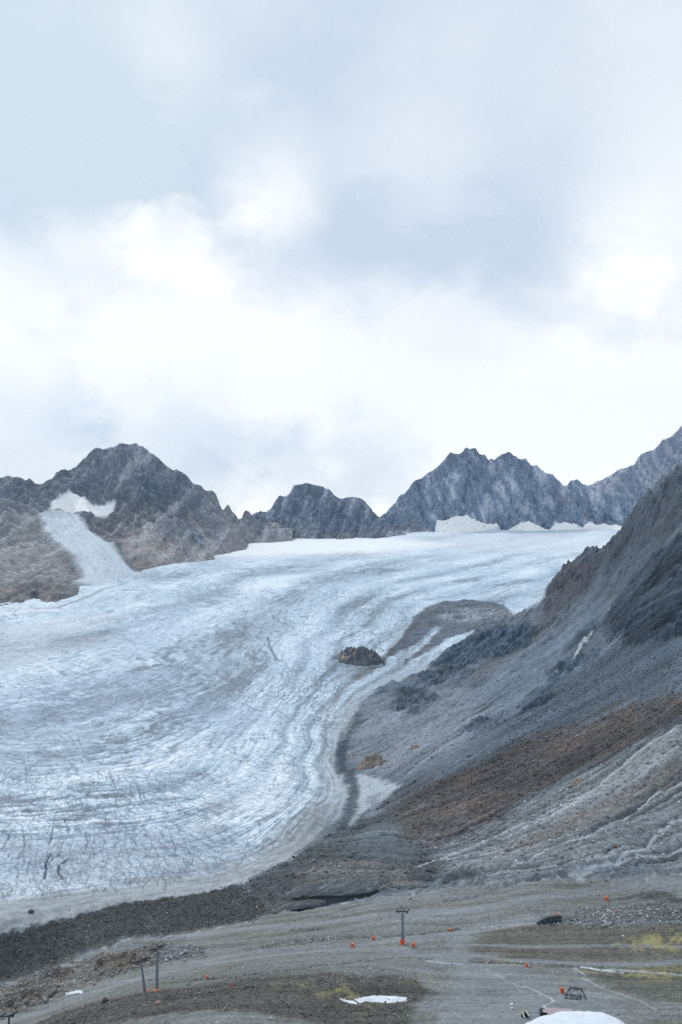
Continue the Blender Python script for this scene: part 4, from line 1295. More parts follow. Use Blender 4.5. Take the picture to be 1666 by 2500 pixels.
def paint_mid(stage, c):
    X, Y, Z0 = c['X'], c['Y'], c['Z']
    if stage == 'relief':
        return np.ones_like(X)
    z, r1, r2, r3, f1 = c['z'], c['r1'], c['r2'], c['r3'], c['f1']
    col = np.empty(X.shape + (3,), np.float32)
    n = fbm(X / 70, Y / 110, 4, 401)
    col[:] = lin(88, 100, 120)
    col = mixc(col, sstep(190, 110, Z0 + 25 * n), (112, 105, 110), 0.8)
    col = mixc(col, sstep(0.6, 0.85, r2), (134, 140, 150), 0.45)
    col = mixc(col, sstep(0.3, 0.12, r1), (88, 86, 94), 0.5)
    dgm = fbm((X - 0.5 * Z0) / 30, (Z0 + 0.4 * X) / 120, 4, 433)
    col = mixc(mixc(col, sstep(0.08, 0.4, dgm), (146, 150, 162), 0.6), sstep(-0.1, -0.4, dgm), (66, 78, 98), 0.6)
    col *= (1 + 0.16 * f1 + 0.15 * (r3 - 0.4))[..., None]
    return col, np.full(X.shape, 0.9), np.zeros(X.shape, int)


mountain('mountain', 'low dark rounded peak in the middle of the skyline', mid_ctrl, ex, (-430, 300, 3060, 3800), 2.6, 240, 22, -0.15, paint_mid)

# ---- twin peaks
twin_ctrl = R([(900, 1285, 3540), (921, 1268, 3560), (934, 1258, 3570), (955, 1239, 3590), (976, 1210, 3600), (1003, 1183, 3610), (1006, 1177, 3615), (1045, 1154, 3625), (1077, 1130, 3635), (1099, 1103, 3640), (1115, 1105, 3640), (1138, 1090, 3645), (1162, 1091, 3650), (1184, 1110, 3655), (1200, 1118, 3660),
               (1221, 1107, 3660), (1242, 1100, 3660), (1258, 1113, 3660), (1285, 1118, 3660), (1311, 1134, 3660), (1348, 1152, 3660), (1366, 1168, 3670), (1380, 1183, 3680), (1391, 1171, 3690), (1409, 1170, 3700), (1433, 1184, 3710), (1470, 1196, 3720), (1520, 1200, 3730), (1600, 1215, 3740), (1700, 1230, 3750)])
twin_ctrl += [(960, 1304, 3410), (1056, 1294, 3470), (1150, 1280, 3520), (1247, 1286, 3540), (1340, 1284, 3560), (1423, 1287, 3570), (1524, 1280, 3600), (1650, 1280, 3600),
              (1120, 1160, 3600), (1085, 1225, 3550), (1060, 1270, 3500), (1190, 1185, 3640), (1170, 1245, 3575), (1255, 1180, 3600), (1250, 1250, 3560), (1310, 1200, 3625), (1395, 1235, 3600), (1350, 1250, 3585), (1000, 1240, 3560), (1470, 1250, 3660)]
ex = [(x, 3290, 60) for x in (80, 220, 380, 560, 760, 960, 1200)] + [(60, 3450, 60), (60, 3700, 60)]


def paint_twin(stage, c):
    X, Y, Z0 = c['X'], c['Y'], c['Z']
    if stage == 'relief':
        c['snow'] = np.maximum.reduce([c['area']([(1066, 1268), (1090, 1262), (1120, 1256), (1160, 1263), (1210, 1268), (1222, 1276), (1190, 1290), (1150, 1300), (1090, 1305), (1060, 1292)], 4, 0.25),
                                       c['area']([(1240, 1284), (1330, 1284), (1425, 1286), (1430, 1304), (1240, 1308)], 4, 0.5), c['area']([(1425, 1278), (1500, 1278), (1560, 1280), (1560, 1304), (1425, 1304)], 4, 0.5)])
        c['bigs'] = 1.0 - 0.7 * c['snow']
        c['snow_lift'] = 0.0
        return 1.0 - 0.75 * c['snow']
    z, r1, r2, r3, f1 = c['z'], c['r1'], c['r2'], c['r3'], c['f1']
    col = np.empty(X.shape + (3,), np.float32)
    n = fbm(X / 60, Y / 110, 4, 501)
    dg = fbm((X + 0.75 * Z0) / 26, (Z0 - 0.6 * X) / 120, 4, 505)
    col[:] = lin(104, 120, 144)
    dg2 = fbm((X - 0.45 * Z0) / 48, (Z0 + 0.7 * X) / 90, 4, 508)
    dg = 0.6 * dg + 0.7 * dg2 + 0.35 * n
    col = mixc(col, sstep(0.05, 0.45, dg), (178, 184, 198), 0.85)
    col = mixc(col, sstep(-0.1, -0.4, dg), (66, 86, 116), 0.85)
    col = mixc(col, sstep(330, 420, Z0 + 30 * n), (90, 101, 118), 0.6)
    col = mixc(col, sstep(0.62, 0.85, r2), (152, 156, 164), 0.45)
    col = mixc(col, c['area']([(1330, 1180), (1370, 1190), (1440, 1240), (1500, 1270), (1420, 1280), (1380, 1230)], 18) * sstep(-0.2, 0.3, n + f1 * 0.3), (126, 118, 124), 0.7)
    col = mixc(col, c['area']([(940, 1280), (1010, 1250), (1060, 1290), (960, 1300)], 14), (114, 110, 116), 0.6)
    col *= (1 + 0.15 * f1 + 0.15 * (r3 - 0.4))[..., None]
    s = (c['snow'] * sstep(-0.75, -0.35, f1 + 0.3 * n - 0.1))[..., None]
    col = col * (1 - s) + lin(248, 250, 252) * s
    return col.astype(np.float32), 0.9 * (1 - s[..., 0]), np.where(s[..., 0] > 0.5, 1, 0)


mountain('mountain', 'grey twin-topped rock peak with pale diagonal ribs behind the glacier', twin_ctrl, ex, (60, 1330, 3330, 4000), 2.9, 280, 26, -0.55, paint_twin,
         splits=(('snow_patch', 'white snow band along the foot of the twin-topped peak', M_SNOW, 'snow patch', 'thing'),))

# ---- far right peak
far_ctrl = R([(1330, 1230, 4330), (1400, 1200, 4350), (1433, 1184, 4360), (1449, 1178, 4365), (1481, 1162, 4375), (1513, 1142, 4385), (1545, 1135, 4390), (1566, 1106, 4400), (1587, 1096, 4405), (1619, 1066, 4420), (1666, 1035, 4440), (1720, 1000, 4460), (1800, 960, 4480), (1900, 950, 4480), (2050, 1000, 4450), (2250, 1050, 4400)])
far_ctrl += [(1400, 1290, 4000), (1550, 1290, 3990), (1700, 1290, 3980), (1900, 1290, 3980), (2200, 1290, 3980), (1600, 1180, 4250), (1560, 1240, 4120), (1680, 1180, 4220), (1640, 1130, 4340), (1750, 1120, 4300), (1500, 1220, 4240), (1900, 1150, 4200)]
ex = [(x, 3860, 80) for x in (700, 1000, 1400, 1900, 2400)] + [(600, 4200, 60), (620, 4500, 40)]


def paint_far(stage, c):
    X, Y, Z0 = c['X'], c['Y'], c['Z']
    if stage == 'relief':
        return np.ones_like(X) * 1.1
    r1, r2, r3, f1 = c['r1'], c['r2'], c['r3'], c['f1']
    col = np.empty(X.shape + (3,), np.float32)
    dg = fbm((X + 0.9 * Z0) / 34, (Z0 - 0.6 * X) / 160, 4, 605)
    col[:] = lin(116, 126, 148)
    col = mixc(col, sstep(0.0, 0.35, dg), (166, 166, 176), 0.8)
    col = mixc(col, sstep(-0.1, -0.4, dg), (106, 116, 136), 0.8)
    col = mixc(col, sstep(0.6, 0.85, r2), (170, 172, 182), 0.4)
    col *= (1 + 0.15 * f1 + 0.15 * (r3 - 0.4))[..., None]
    return col, np.full(X.shape, 0.9), np.zeros(X.shape, int)


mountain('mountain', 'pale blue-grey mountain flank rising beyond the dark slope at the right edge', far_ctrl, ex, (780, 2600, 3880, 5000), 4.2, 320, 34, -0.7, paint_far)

# ------------------------------------------------------------------ wide land below everything, out to the horizon
L = 5600.0
me = mesh_from('terrain', [(-L, -L, -160), (L, -L, -160), (L, L, -160), (-L, L, -160)], [(0, 1, 2, 3)], [M_SCREE],
               {'Col': np.tile(lin(112, 118, 125), (4, 1)), 'Spk': np.full(4, 0.5)})
link('terrain', me, 'grey valley land far below the glacier', None, None, 'structure')
print('mountains', time.time() - T0)
#__OBJECTS__
# ------------------------------------------------------------------ rock bodies
def ico(sub=1):
    bm = bmesh.new()
    bmesh.ops.create_icosphere(bm, subdivisions=sub, radius=1.0)
    v = np.array([p.co[:] for p in bm.verts], np.float32)
    f = np.array([[x.index for x in q.verts] for q in bm.faces], np.int32)
    bm.free()
    return v, f


ICO1, ICO2, ICO3 = ico(1), ico(2), ico(3)


def rock_shape(src, seed, flat=0.7):
    """an angular stone: the sphere cut back by a few random planes"""
    r = np.random.default_rng(seed)
    v = src[0].copy()
    for k in range(9):
        n = r.normal(size=3)
        n /= np.linalg.norm(n)
        d = r.uniform(0.45, 0.85)
        over = np.maximum(v @ n - d, 0)
        v -= over[:, None] * n
    v += r.normal(size=v.shape) * 0.03
    v *= np.array([r.uniform(0.8, 1.25), r.uniform(0.75, 1.1), flat * r.uniform(0.8, 1.15)])
    return v.astype(np.float32)


def boulder(u, v, size, rgb, label, sub=ICO2, group=None, seed=None, flat=0.75, name='boulder'):
    x, y, z = place(u, v)
    sd = seed if seed is not None else int(u * 7 + v * 13)
    vs = rock_shape(sub, sd, flat) * size
    a = random.Random(sd).uniform(0, 6.28)
    c, s_ = math.cos(a), math.sin(a)
    vs = np.c_[vs[:, 0] * c - vs[:, 1] * s_, vs[:, 0] * s_ + vs[:, 1] * c, vs[:, 2]]
    rr_ = np.random.default_rng(sd)
    col = np.tile(lin(*rgb), (len(vs), 1)) * rr_.uniform(0.8, 1.2, (len(vs), 1))
    me = mesh_from(name, vs, sub[1], [M_BOULDER], {'Col': col, 'Spk': np.full(len(vs), 0.5)})
    o = link(name, me, label, 'boulder', group)
    o.location = (x, y, z + size * flat * 0.28)
    return o


M_BOULDER = surf_material('boulder', grain=1.2, grain_amp=0.45, stone=2.0, stone_amp=0.4, bump=0.6)


def outcrop(name, label, cu, cv, rx, ry, h, seed, rgb_fn, ang=0.0, n=56, sink=1.5):
    """a knob of bedrock: domed, ribbed, cut by joints, its rim sunk into the land"""
    x0, y0, z0 = place(cu, cv)
    a = np.linspace(0, 2 * np.pi, n * 2, endpoint=False)
    t = np.linspace(0, 1, n)
    A, Tt = np.meshgrid(a, t)
    rim = 1 + 0.22 * perlin(np.cos(A) * 1.4 + seed, np.sin(A) * 1.4, seed) + 0.10 * perlin(np.cos(A) * 4, np.sin(A) * 4 + seed, seed + 3)
    ex_, ey_ = np.cos(A) * Tt * rx * rim, np.sin(A) * Tt * ry * rim
    ca, sa = math.cos(ang), math.sin(ang)
    X = x0 + ex_ * ca - ey_ * sa
    Y = y0 + ex_ * sa + ey_ * ca
    gz = grid_at(Z, X.ravel(), Y.ravel()).reshape(X.shape)
    dome = np.clip(1 - Tt ** 2.6, 0, 1)
    rb = ridged(X / (rx * 0.5) + seed, Y / (ry * 0.6), 4, seed + 9)
    fb = fbm(X / (rx * 0.16), Y / (ry * 0.16), 3, seed + 15)
    zz = gz * (0.5 + 0.5 * Tt) + z0 * (0.5 - 0.5 * Tt) + dome * h * (0.55 + 0.75 * (rb - 0.3)) + dome * fb * h * 0.22
    zz -= sink * sstep(0.9, 1.0, Tt)
    co_ = np.stack([X, Y, zz], -1).reshape(-1, 3)
    m_, k_ = X.shape
    idx = np.arange(m_ * k_).reshape(m_, k_)
    nx = np.roll(idx, -1, 1)
    q = np.stack([idx[:-1], nx[:-1], nx[1:], idx[1:]], -1).reshape(-1, 4)[:, ::-1]
    col = rgb_fn(rb.ravel(), fb.ravel(), fbm(X / (rx * 0.35), Y / (ry * 0.35), 3, seed + 31).ravel(), A.ravel(), Tt.ravel())
    me = mesh_from(name, co_, q, [M_SCREE], {'Col': np.clip(col, 0.003, 0.9), 'Spk': np.full(len(co_), 0.45)}, smooth=True)
    return link(name, me, label, 'rock outcrop')


def cmix(a, b, m):
    m = np.clip(m, 0, 1)[:, None]
    return a * (1 - m) + b * m


def nunatak_col(rb, fb, lo, A, Tt):
    c = np.tile(lin(92, 96, 103), (len(rb), 1))
    c = cmix(c, lin(80, 88, 99), sstep(-0.1, 0.3, lo))
    c = cmix(c, lin(126, 112, 103), sstep(0.1, 0.45, -lo) * 0.8)
    c = cmix(c, lin(170, 160, 150), sstep(0.2, 0.5, fb) * sstep(0.2, -0.6, np.cos(A)) * 0.8)
    return c * (1 + 0.35 * fb[:, None])


outcrop('rock_outcrop', 'brown rock island standing out of the ice beside the debris-covered mound', 879, 1612, 30, 34, 17, 3, nunatak_col, 0.25)


def tan_col(rb, fb, lo, A, Tt):
    c = np.tile(lin(136, 126, 117), (len(rb), 1))
    c = cmix(c, lin(92, 92, 94), sstep(0.05, 0.4, lo))
    c = cmix(c, lin(168, 156, 142), sstep(0.0, 0.4, fb) * 0.8)
    c = cmix(c, lin(112, 98, 86), sstep(0.1, 0.4, -lo) * 0.7)
    return c * (1 + 0.35 * fb[:, None])


outcrop('rock_outcrop', 'tan rock knob rising from grey gravel near the glacier bend', 908, 1866, 12.5, 10, 8.5, 12, tan_col, 0.1, 40, 1.0)
outcrop('rock_outcrop', 'small flat tan rock up the gravel from the larger tan knob', 1012, 1826, 4.5, 5, 2.2, 21, tan_col, 0.2, 24, 0.8)
outcrop('rock_outcrop', 'rusty bare rock patch at the lower edge of the brown rubble band', 1408, 1912, 5.0, 4, 2.5, 25, tan_col, 0.3, 24, 0.8)


# ------------------------------------------------------------------ overhanging stagnant ice at the snout
def ice_lobe(name, label, line, height, bulge, undercut, back, seed, n=70):
    """a bulging ice front: gravel on its roof, a curved streaked face, an undercut below"""
    P = np.array([place(u, v) for (u, v) in line])
    tt_ = np.linspace(0, 1, len(P))
    ss = np.linspace(0, 1, n)
    base_ = np.stack([np.interp(ss, tt_, P[:, k]) for k in range(3)], -1)
    env = np.clip(np.sin(np.pi * np.clip(ss * 0.96 + 0.02, 0, 1)), 0, 1) ** 0.55
    prof = []          # (outward, height fraction)
    for k in range(10):
        prof.append((-back * (1 - k / 9.0), 1.02 + 0.10 * (1 - k / 9.0), 0.0))
    for k in range(1, 15):
        f = k / 14.0
        prof.append((bulge * math.sin(f * math.pi * 0.62) * 1.05, 1.0 - f * 0.98, 1.0))
    for k in range(1, 7):
        f = k / 6.0
        prof.append((bulge * 0.95 - (bulge + undercut) * f, 0.02 - 0.03 * f, 1.0))
    rows, cols = [], []
    d = np.gradient(base_[:, :2], axis=0)
    d /= np.linalg.norm(d, axis=1)[:, None]
    nrm = np.c_[d[:, 1], -d[:, 0]]           # towards the viewer
    for k, (o_, h_, face) in enumerate(prof):
        wig = fbm(ss * 9, np.full(n, k * 0.35), 3, seed) * 0.5
        pos_ = base_.copy()
        pos_[:, :2] += nrm * ((o_ * env) + wig * 0.8)[:, None]
        pos_[:, 2] += height * env * h_ + wig * 0.5 + (fbm(ss * 22, np.full(n, k * 0.8), 2, seed + 5) * (0.5 if not face else 0.15))
        if not face:
            gz_ = grid_at(Z, pos_[:, 0], pos_[:, 1])
            f = 1 - k / 9.0
            pos_[:, 2] = pos_[:, 2] * (1 - f ** 1.5) + (gz_ - 0.4) * f ** 1.5
        rows.append(pos_)
        if face:
            streak = fbm(ss * 26 + k * 0.55, np.full(n, k * 0.12), 3, seed + 8)
            c = cmix(np.tile(lin(120, 124, 126), (n, 1)), lin(162, 168, 172), sstep(0.0, 0.5, streak))
            c = cmix(c, lin(96, 99, 100), sstep(0.05, 0.5, -streak) * 0.8)
        else:
            c = cmix(np.tile(lin(116, 112, 108), (n, 1)), lin(146, 138, 132), sstep(0.0, 0.5, fbm(ss * 40, np.full(n, k * 1.1), 3, seed + 11)))
        cols.append(c)
    m_ = len(rows)
    co_ = np.concatenate(rows)
    idx = np.arange(m_ * n).reshape(m_, n)
    q = np.stack([idx[:-1, :-1], idx[1:, :-1], idx[1:, 1:], idx[:-1, 1:]], -1).reshape(-1, 4)
    me = mesh_from(name, co_, q, [M_SCREE], {'Col': np.concatenate(cols), 'Spk': np.full(len(co_), 0.35)}, smooth=True)
    return link(name, me, label, None, None, 'structure')


ice_lobe('ice_cliff', 'rounded grey dead-ice front with a dark hollow under its lip', [(690, 2197), (740, 2186), (800, 2184), (860, 2183), (905, 2176), (930, 2168)], 8.6, 3.2, 4.5, 9.0, 5)
ice_lobe('ice_cliff', 'low cracked ice ledge right of the dark hollow', [(925, 2172), (960, 2168), (1000, 2170), (1045, 2166)], 3.6, 1.6, 3.0, 5.0, 9, 44)
ice_lobe('ice_cliff', 'small dark ice face below and left of the rounded dead-ice front', [(672, 2232), (710, 2222), (760, 2214), (800, 2206)], 4.2, 1.2, 2.2, 6.0, 14, 40)

# ------------------------------------------------------------------ boulders that stand out
boulder(77, 2229, 2.1, (84, 82, 80), 'dark boulder lying alone on the lower glacier ice', ICO2, flat=0.9)
boulder(387, 2450, 1.5, (148, 128, 118), 'pinkish boulder on the brown knoll below the double-masted pylon', ICO2)
boulder(570, 2406, 1.15, (136, 96, 80), 'rust-red boulder at the edge of the brown knoll', ICO2)
boulder(1446, 2092, 1.15, (170, 124, 92), 'orange-brown boulder alone on the grey scree above the gravel mound', ICO2)
boulder(1503, 2068, 1.3, (138, 112, 100), 'reddish boulder on the scree beside a meltwater thread', ICO2)
boulder(1503, 2229, 1.7, (150, 134, 126), 'pinkish boulder in the rubble of the gravel mound', ICO2)
boulder(1490, 2227, 1.5, (160, 162, 162), 'pale slab leaning on the pinkish boulder in the gravel mound', ICO2, flat=0.45)
boulder(1522, 2286, 0.8, (214, 214, 210), 'small white stone on the brown flat below the gravel mound', ICO2)
boulder(203, 2459, 1.0, (150, 122, 110), 'reddish stone on the left end of the brown knoll', ICO2)
boulder(112, 2443, 1.5, (148, 147, 142), 'pale rounded boulder at the stream edge left of the small snow remnant', ICO2)
boulder(124, 2433, 1.6, (104, 102, 106), 'dark angular boulder beside the pale rounded boulder', ICO2)
boulder(136, 2424, 1.3, (96, 98, 102), 'bluish dark boulder just below the small snow remnant', ICO2)
boulder(256, 2446, 1.6, (78, 74, 70), 'dark brown boulder on the crest of the brown knoll', ICO2)
boulder(300, 2446, 0.8, (120, 116, 110), 'grey stone near the crest of the brown knoll right of the dark one', ICO2)
boulder(1002, 2196, 1.0, (122, 108, 100), 'brown stone on grey silt below the cracked ice ledge', ICO2)
boulder(958, 2177, 1.5, (128, 130, 130), 'grey ice-fallen block beneath the cracked ledge', ICO2)
boulder(928, 2174, 1.3, (116, 120, 122), 'grey block at the right end of the dark hollow', ICO2)
boulder(716, 2094, 1.6, (58, 62, 66), 'black boulder beside the meltwater thread at the ice edge', ICO2)
boulder(662, 2487, 0.9, (176, 176, 172), 'pale stone on the dark gravel left of the melting snow', ICO2)
boulder(964, 2478, 1.0, (168, 170, 168), 'pale stone just below the melting snow patch', ICO2)
# boulders heaped in the stream gully: alike, countable
br = random.Random(5)
GULLY = [(20, 2410), (60, 2405), (90, 2398), (120, 2392), (150, 2398), (185, 2408), (215, 2398), (245, 2390), (270, 2382), (300, 2372), (330, 2362), (290, 2380), (230, 2405), (100, 2412), (70, 2420), (40, 2430), (25, 2445),
         (60, 2448), (85, 2442), (140, 2410), (165, 2425), (250, 2375), (310, 2358), (225, 2380), (205, 2372), (120, 2380), (150, 2375), (170, 2352), (200, 2348), (10, 2432), (110, 2400), (50, 2415), (130, 2405), (95, 2430), (75, 2405)]
for (u, v) in GULLY:
    k = br.random()
    boulder(u + br.uniform(-6, 6), v + br.uniform(-4, 4), br.uniform(0.9, 1.7), (128 + 40 * k, 122 + 40 * k, 116 + 40 * k),
            'grey-brown boulder in the stony stream gully below the dark moraine', ICO1, group='boulders heaped in the stream gully')
for (u, v) in [(410, 2325), (425, 2318), (440, 2332), (455, 2322), (470, 2335), (432, 2340), (415, 2338), (480, 2320), (450, 2342), (400, 2345), (465, 2310), (425, 2305)]:
    k = br.random()
    boulder(u + br.uniform(-6, 6), v + br.uniform(-4, 4), br.uniform(0.8, 1.5), (150 + 50 * k, 153 + 50 * k, 156 + 50 * k),
            'pale block in the stone field right of the double-masted pylon head', ICO1, group='pale blocks beyond the double-masted pylon')

# ------------------------------------------------------------------ loose stones, uncounted
def scatter(name, label, weight, count, smin, smax, seed, bright=(0.75, 1.9)):
    r = np.random.default_rng(seed)
    w = np.maximum(weight, 0).ravel().astype(np.float64)
    # per-vertex ground area
    dA = (YY * 0.0017 * np.clip(np.gradient(us)[None, :] / F * YY, 0.1, 9)).ravel()
    w = w * dA
    w /= w.sum()
    pick = r.choice(len(w), count, p=w)
    px = XX.ravel()[pick] + r.uniform(-0.6, 0.6, count)
    py = YY.ravel()[pick] + r.uniform(-0.6, 0.6, count)
    pz = grid_at(Z, px, py)
    size = smin * (smax / smin) ** (r.random(count) ** 3.0)
    shapes = [rock_shape(ICO0, 900 + k, 0.75) for k in range(14)]
    nv = len(ICO0[0])
    allv = np.empty((count, nv, 3), np.float32)
    which = r.integers(0, 14, count)
    ang = r.uniform(0, 6.28, count)
    for k in range(14):
        m_ = which == k
        b_ = shapes[k][None] * size[m_][:, None, None]
        c_, s_ = np.cos(ang[m_])[:, None], np.sin(ang[m_])[:, None]
        allv[m_, :, 0] = b_[:, :, 0] * c_ - b_[:, :, 1] * s_ + px[m_][:, None]
        allv[m_, :, 1] = b_[:, :, 0] * s_ + b_[:, :, 1] * c_ + py[m_][:, None]
        allv[m_, :, 2] = b_[:, :, 2] + (pz[m_] + size[m_] * 0.2)[:, None]
    faces = (ICO0[1][None] + (np.arange(count) * nv)[:, None, None]).reshape(-1, 3)
    cc = np.clip(COLR.reshape(-1, 3)[pick] * (bright[0] + (bright[1] - bright[0]) * r.random(count) ** 3.5)[:, None], 0.01, 0.7)
    cc = cc * 0.6 + cc.mean(1, keepdims=True) * 0.4
    me = mesh_from(name, allv.reshape(-1, 3), faces, [M_BOULDER], {'Col': np.repeat(cc, nv, 0), 'Spk': np.full(count * nv, 0.3)})
    link(name, me, label, None, None, 'stuff')


def ico0():
    p = (1 + 5 ** 0.5) / 2
    v = np.array([(-1, p, 0), (1, p, 0), (-1, -p, 0), (1, -p, 0), (0, -1, p), (0, 1, p), (0, -1, -p), (0, 1, -p), (p, 0, -1), (p, 0, 1), (-p, 0, -1), (-p, 0, 1)], np.float32)
    v /= np.linalg.norm(v[0])
    f = np.array([(0, 11, 5), (0, 5, 1), (0, 1, 7), (0, 7, 10), (0, 10, 11), (1, 5, 9), (5, 11, 4), (11, 10, 2), (10, 7, 6), (7, 1, 8), (3, 9, 4), (3, 4, 2), (3, 2, 6), (3, 6, 8), (3, 8, 9), (4, 9, 5), (2, 4, 11), (6, 2, 10), (8, 6, 7), (9, 8, 1)], np.int32)
    return v, f


ICO0 = ico0()
inview = ((UU > -30) & (UU < 1700)).astype(np.float32)
near = sstep(1150, 700, YY) * inview
scatter('moraine_stones', 'loose pale and dark stones strewn over the dark moraine wall', (A_MOR + 0.5 * area(MORAINE, 7, 0.8, 4)) * inview, 9000, 0.2, 0.85, 31, (0.9, 4.0))
scatter('scree_stones', 'loose stones scattered over the grey and brown scree', near * A_SLOPE * (0.25 + 0.9 * BROWN + 0.5 * LOWER + 0.5 * FRONT + 0.4 * DARKBAND) * (1 - 0.8 * SILT), 14000, 0.35, 1.6, 32, (1.15, 2.7))
rows_m = np.zeros((NY, NU), np.float32)
for pl in ROWS:
    rows_m = np.maximum(rows_m, stroke(pl, 1.2, 0.5))
scatter('gravel_stones', 'loose stones scattered over the gravel flats and the brown knoll', inview * A_GND * (0.06 + 0.8 * KNOLL + 1.6 * RUBBLE + 2.5 * rows_m) * (1 - 0.9 * ROAD), 9000, 0.22, 0.95, 33, (1.2, 3.2))
mound_m = A_GND * area([(1330, 2255), (1400, 2235), (1480, 2208), (1600, 2200), (1690, 2230), (1690, 2258), (1500, 2264)], 3, 0.6)
scatter('mound_rubble', 'loose rubble covering the gravel mound above the brown flat', mound_m, 1500, 0.35, 1.3, 34, (1.2, 3.2))
bank = A_GND * np.maximum(area([(640, 2306), (740, 2295), (850, 2284), (850, 2292), (740, 2305), (640, 2318)], 1.5, 0.3), RUBBLE * 0.5)
scatter('bank_rubble', 'heaped rubble along the stream gully and the track edge', bank, 1500, 0.4, 1.2, 35, (1.1, 2.8))
print('stones', time.time() - T0)


# ------------------------------------------------------------------ snow remnants
def snow_sheet(pts, label, thick=0.35, rgb=(216, 224, 232), name='snow_patch'):
    poly = [hit(u, v, Z)[:2] for (u, v) in pts]
    P = np.array(poly)
    st = 0.45
    gx_ = np.arange(P[:, 0].min() - 1, P[:, 0].max() + 1, st)
    gy_ = np.arange(P[:, 1].min() - 1, P[:, 1].max() + 1, st)
    X, Y = np.meshgrid(gx_, gy_)
    sd = sdist(X + fbm(X / 3, Y / 3, 3, 71) * 0.9, Y + fbm(X / 3, Y / 3, 3, 77) * 0.9, poly)
    gz_ = grid_at(Z, X.ravel(), Y.ravel()).reshape(X.shape)
    zz = gz_ + np.where(sd > 0, 0.12 + thick * sstep(0, 2.0, sd), -0.3 + 0.42 * sstep(-0.6, 0, sd)) + 0.05 * fbm(X, Y, 2, 79)
    n_, m_ = X.shape
    idx = np.arange(n_ * m_).reshape(n_, m_)
    q = np.stack([idx[:-1, :-1], idx[:-1, 1:], idx[1:, 1:], idx[1:, :-1]], -1).reshape(-1, 4)
    keep = (sd > -0.6).reshape(-1)[q].all(1)
    co_ = np.stack([X, Y, zz], -1).reshape(-1, 3)
    at_ = {'Col': np.tile(lin(*rgb), (len(co_), 1)), 'Spk': np.full(len(co_), 0.9)}
    link(name, sub_mesh(name, co_, q, keep, [M_SNOW], at_), label, 'snow patch')


snow_sheet([(865, 2440), (890, 2434), (915, 2430), (961, 2432), (996, 2436), (992, 2444), (951, 2449), (920, 2447), (897, 2446), (880, 2448)], 'large white melting snow patch beside yellow moss on the flats')
snow_sheet([(829, 2438), (842, 2439), (870, 2447), (873, 2452), (850, 2448)], 'thin white snow sliver left of the large melting snow patch')
snow_sheet([(160, 2423), (172, 2418), (200, 2419), (203, 2424), (180, 2426)], 'small white snow remnant in the stony stream gully')

# ------------------------------------------------------------------ made things: mesh builder
class MB:
    def __init__(self):
        self.v, self.f = [], []

    def add(self, vs, fs):
        o = len(self.v)
        self.v += [tuple(map(float, p)) for p in vs]
        self.f += [tuple(i + o for i in f) for f in fs]
        return self

    def box(self, c, s, rz=0.0):
        hx, hy, hz = s[0] / 2, s[1] / 2, s[2] / 2
        ca, sa = math.cos(rz), math.sin(rz)
        vs = []
        for dz in (-hz, hz):
            for dx, dy in ((-hx, -hy), (hx, -hy), (hx, hy), (-hx, hy)):
                vs.append((c[0] + dx * ca - dy * sa, c[1] + dx * sa + dy * ca, c[2] + dz))
        return self.add(vs, [(3, 2, 1, 0), (4, 5, 6, 7), (0, 1, 5, 4), (1, 2, 6, 5), (2, 3, 7, 6), (3, 0, 4, 7)])

    def bar(self, a, b, r0, r1=None, n=8):
        r1 = r0 if r1 is None else r1
        a, b = np.array(a, float), np.array(b, float)
        d = b - a
        d /= np.linalg.norm(d) + 1e-9
        up = np.array([0, 0, 1.0]) if abs(d[2]) < 0.9 else np.array([1.0, 0, 0])
        s1 = np.cross(d, up)
        s1 /= np.linalg.norm(s1)
        s2 = np.cross(d, s1)
        vs = []
        for p, r in ((a, r0), (b, r1)):
            for k in range(n):
                t_ = 2 * math.pi * k / n
                vs.append(p + r * (math.cos(t_) * s1 + math.sin(t_) * s2))
        fs = [(k, (k + 1) % n, n + (k + 1) % n, n + k) for k in range(n)]
        fs += [tuple(range(n - 1, -1, -1)), tuple(range(n, 2 * n))]
        return self.add(vs, fs)

    def build(self, name, mat, parent=None, bevel=0.0):
        me = bpy.data.meshes.new(name)
        me.from_pydata(self.v, [], self.f)
        me.materials.append(mat)
        me.update()
        o = link(name, me, parent=parent)
        if bevel:
            b_ = o.modifiers.new('bevel', 'BEVEL')
            b_.width = bevel
            b_.segments = 2
        return o


def thing(name, label, cat, loc, rz=0.0, group=None):
    o = link(name, None, label, cat, group)
    o.location = loc
    o.rotation_euler = (0, 0, rz)
    return o


M_STEEL = plain_material('galvanised_steel', (112, 124, 138), 0.55, 0.2, 0.15, 1.5)
M_DARK = plain_material('dark_steel', (46, 54, 62), 0.6, 0.2, 0.2, 2.0)
M_BLACK = plain_material('black_iron', (30, 32, 35), 0.65, 0.1, 0.25, 3.0)
M_ORANGE = plain_material('orange_mat', (222, 108, 60), 0.75, 0, 0.15, 1.5, 0.2)
M_PEACH = plain_material('sun_bleached_orange', (236, 150, 104), 0.8, 0, 0.15, 1.5)
M_WHITE = plain_material('white_paint', (222, 226, 228), 0.6, 0, 0.06, 2.0)
M_PINK = plain_material('weathered_pink_boards', (172, 158, 162), 0.85, 0, 0.16, 4.0)
M_WOOD = plain_material('dark_timber', (52, 48, 47), 0.85, 0, 0.2, 3.0)
M_FLEECE = plain_material('white_fleece', (213, 221, 229), 0.8, 0, 0.08, 0.25, 0.3)


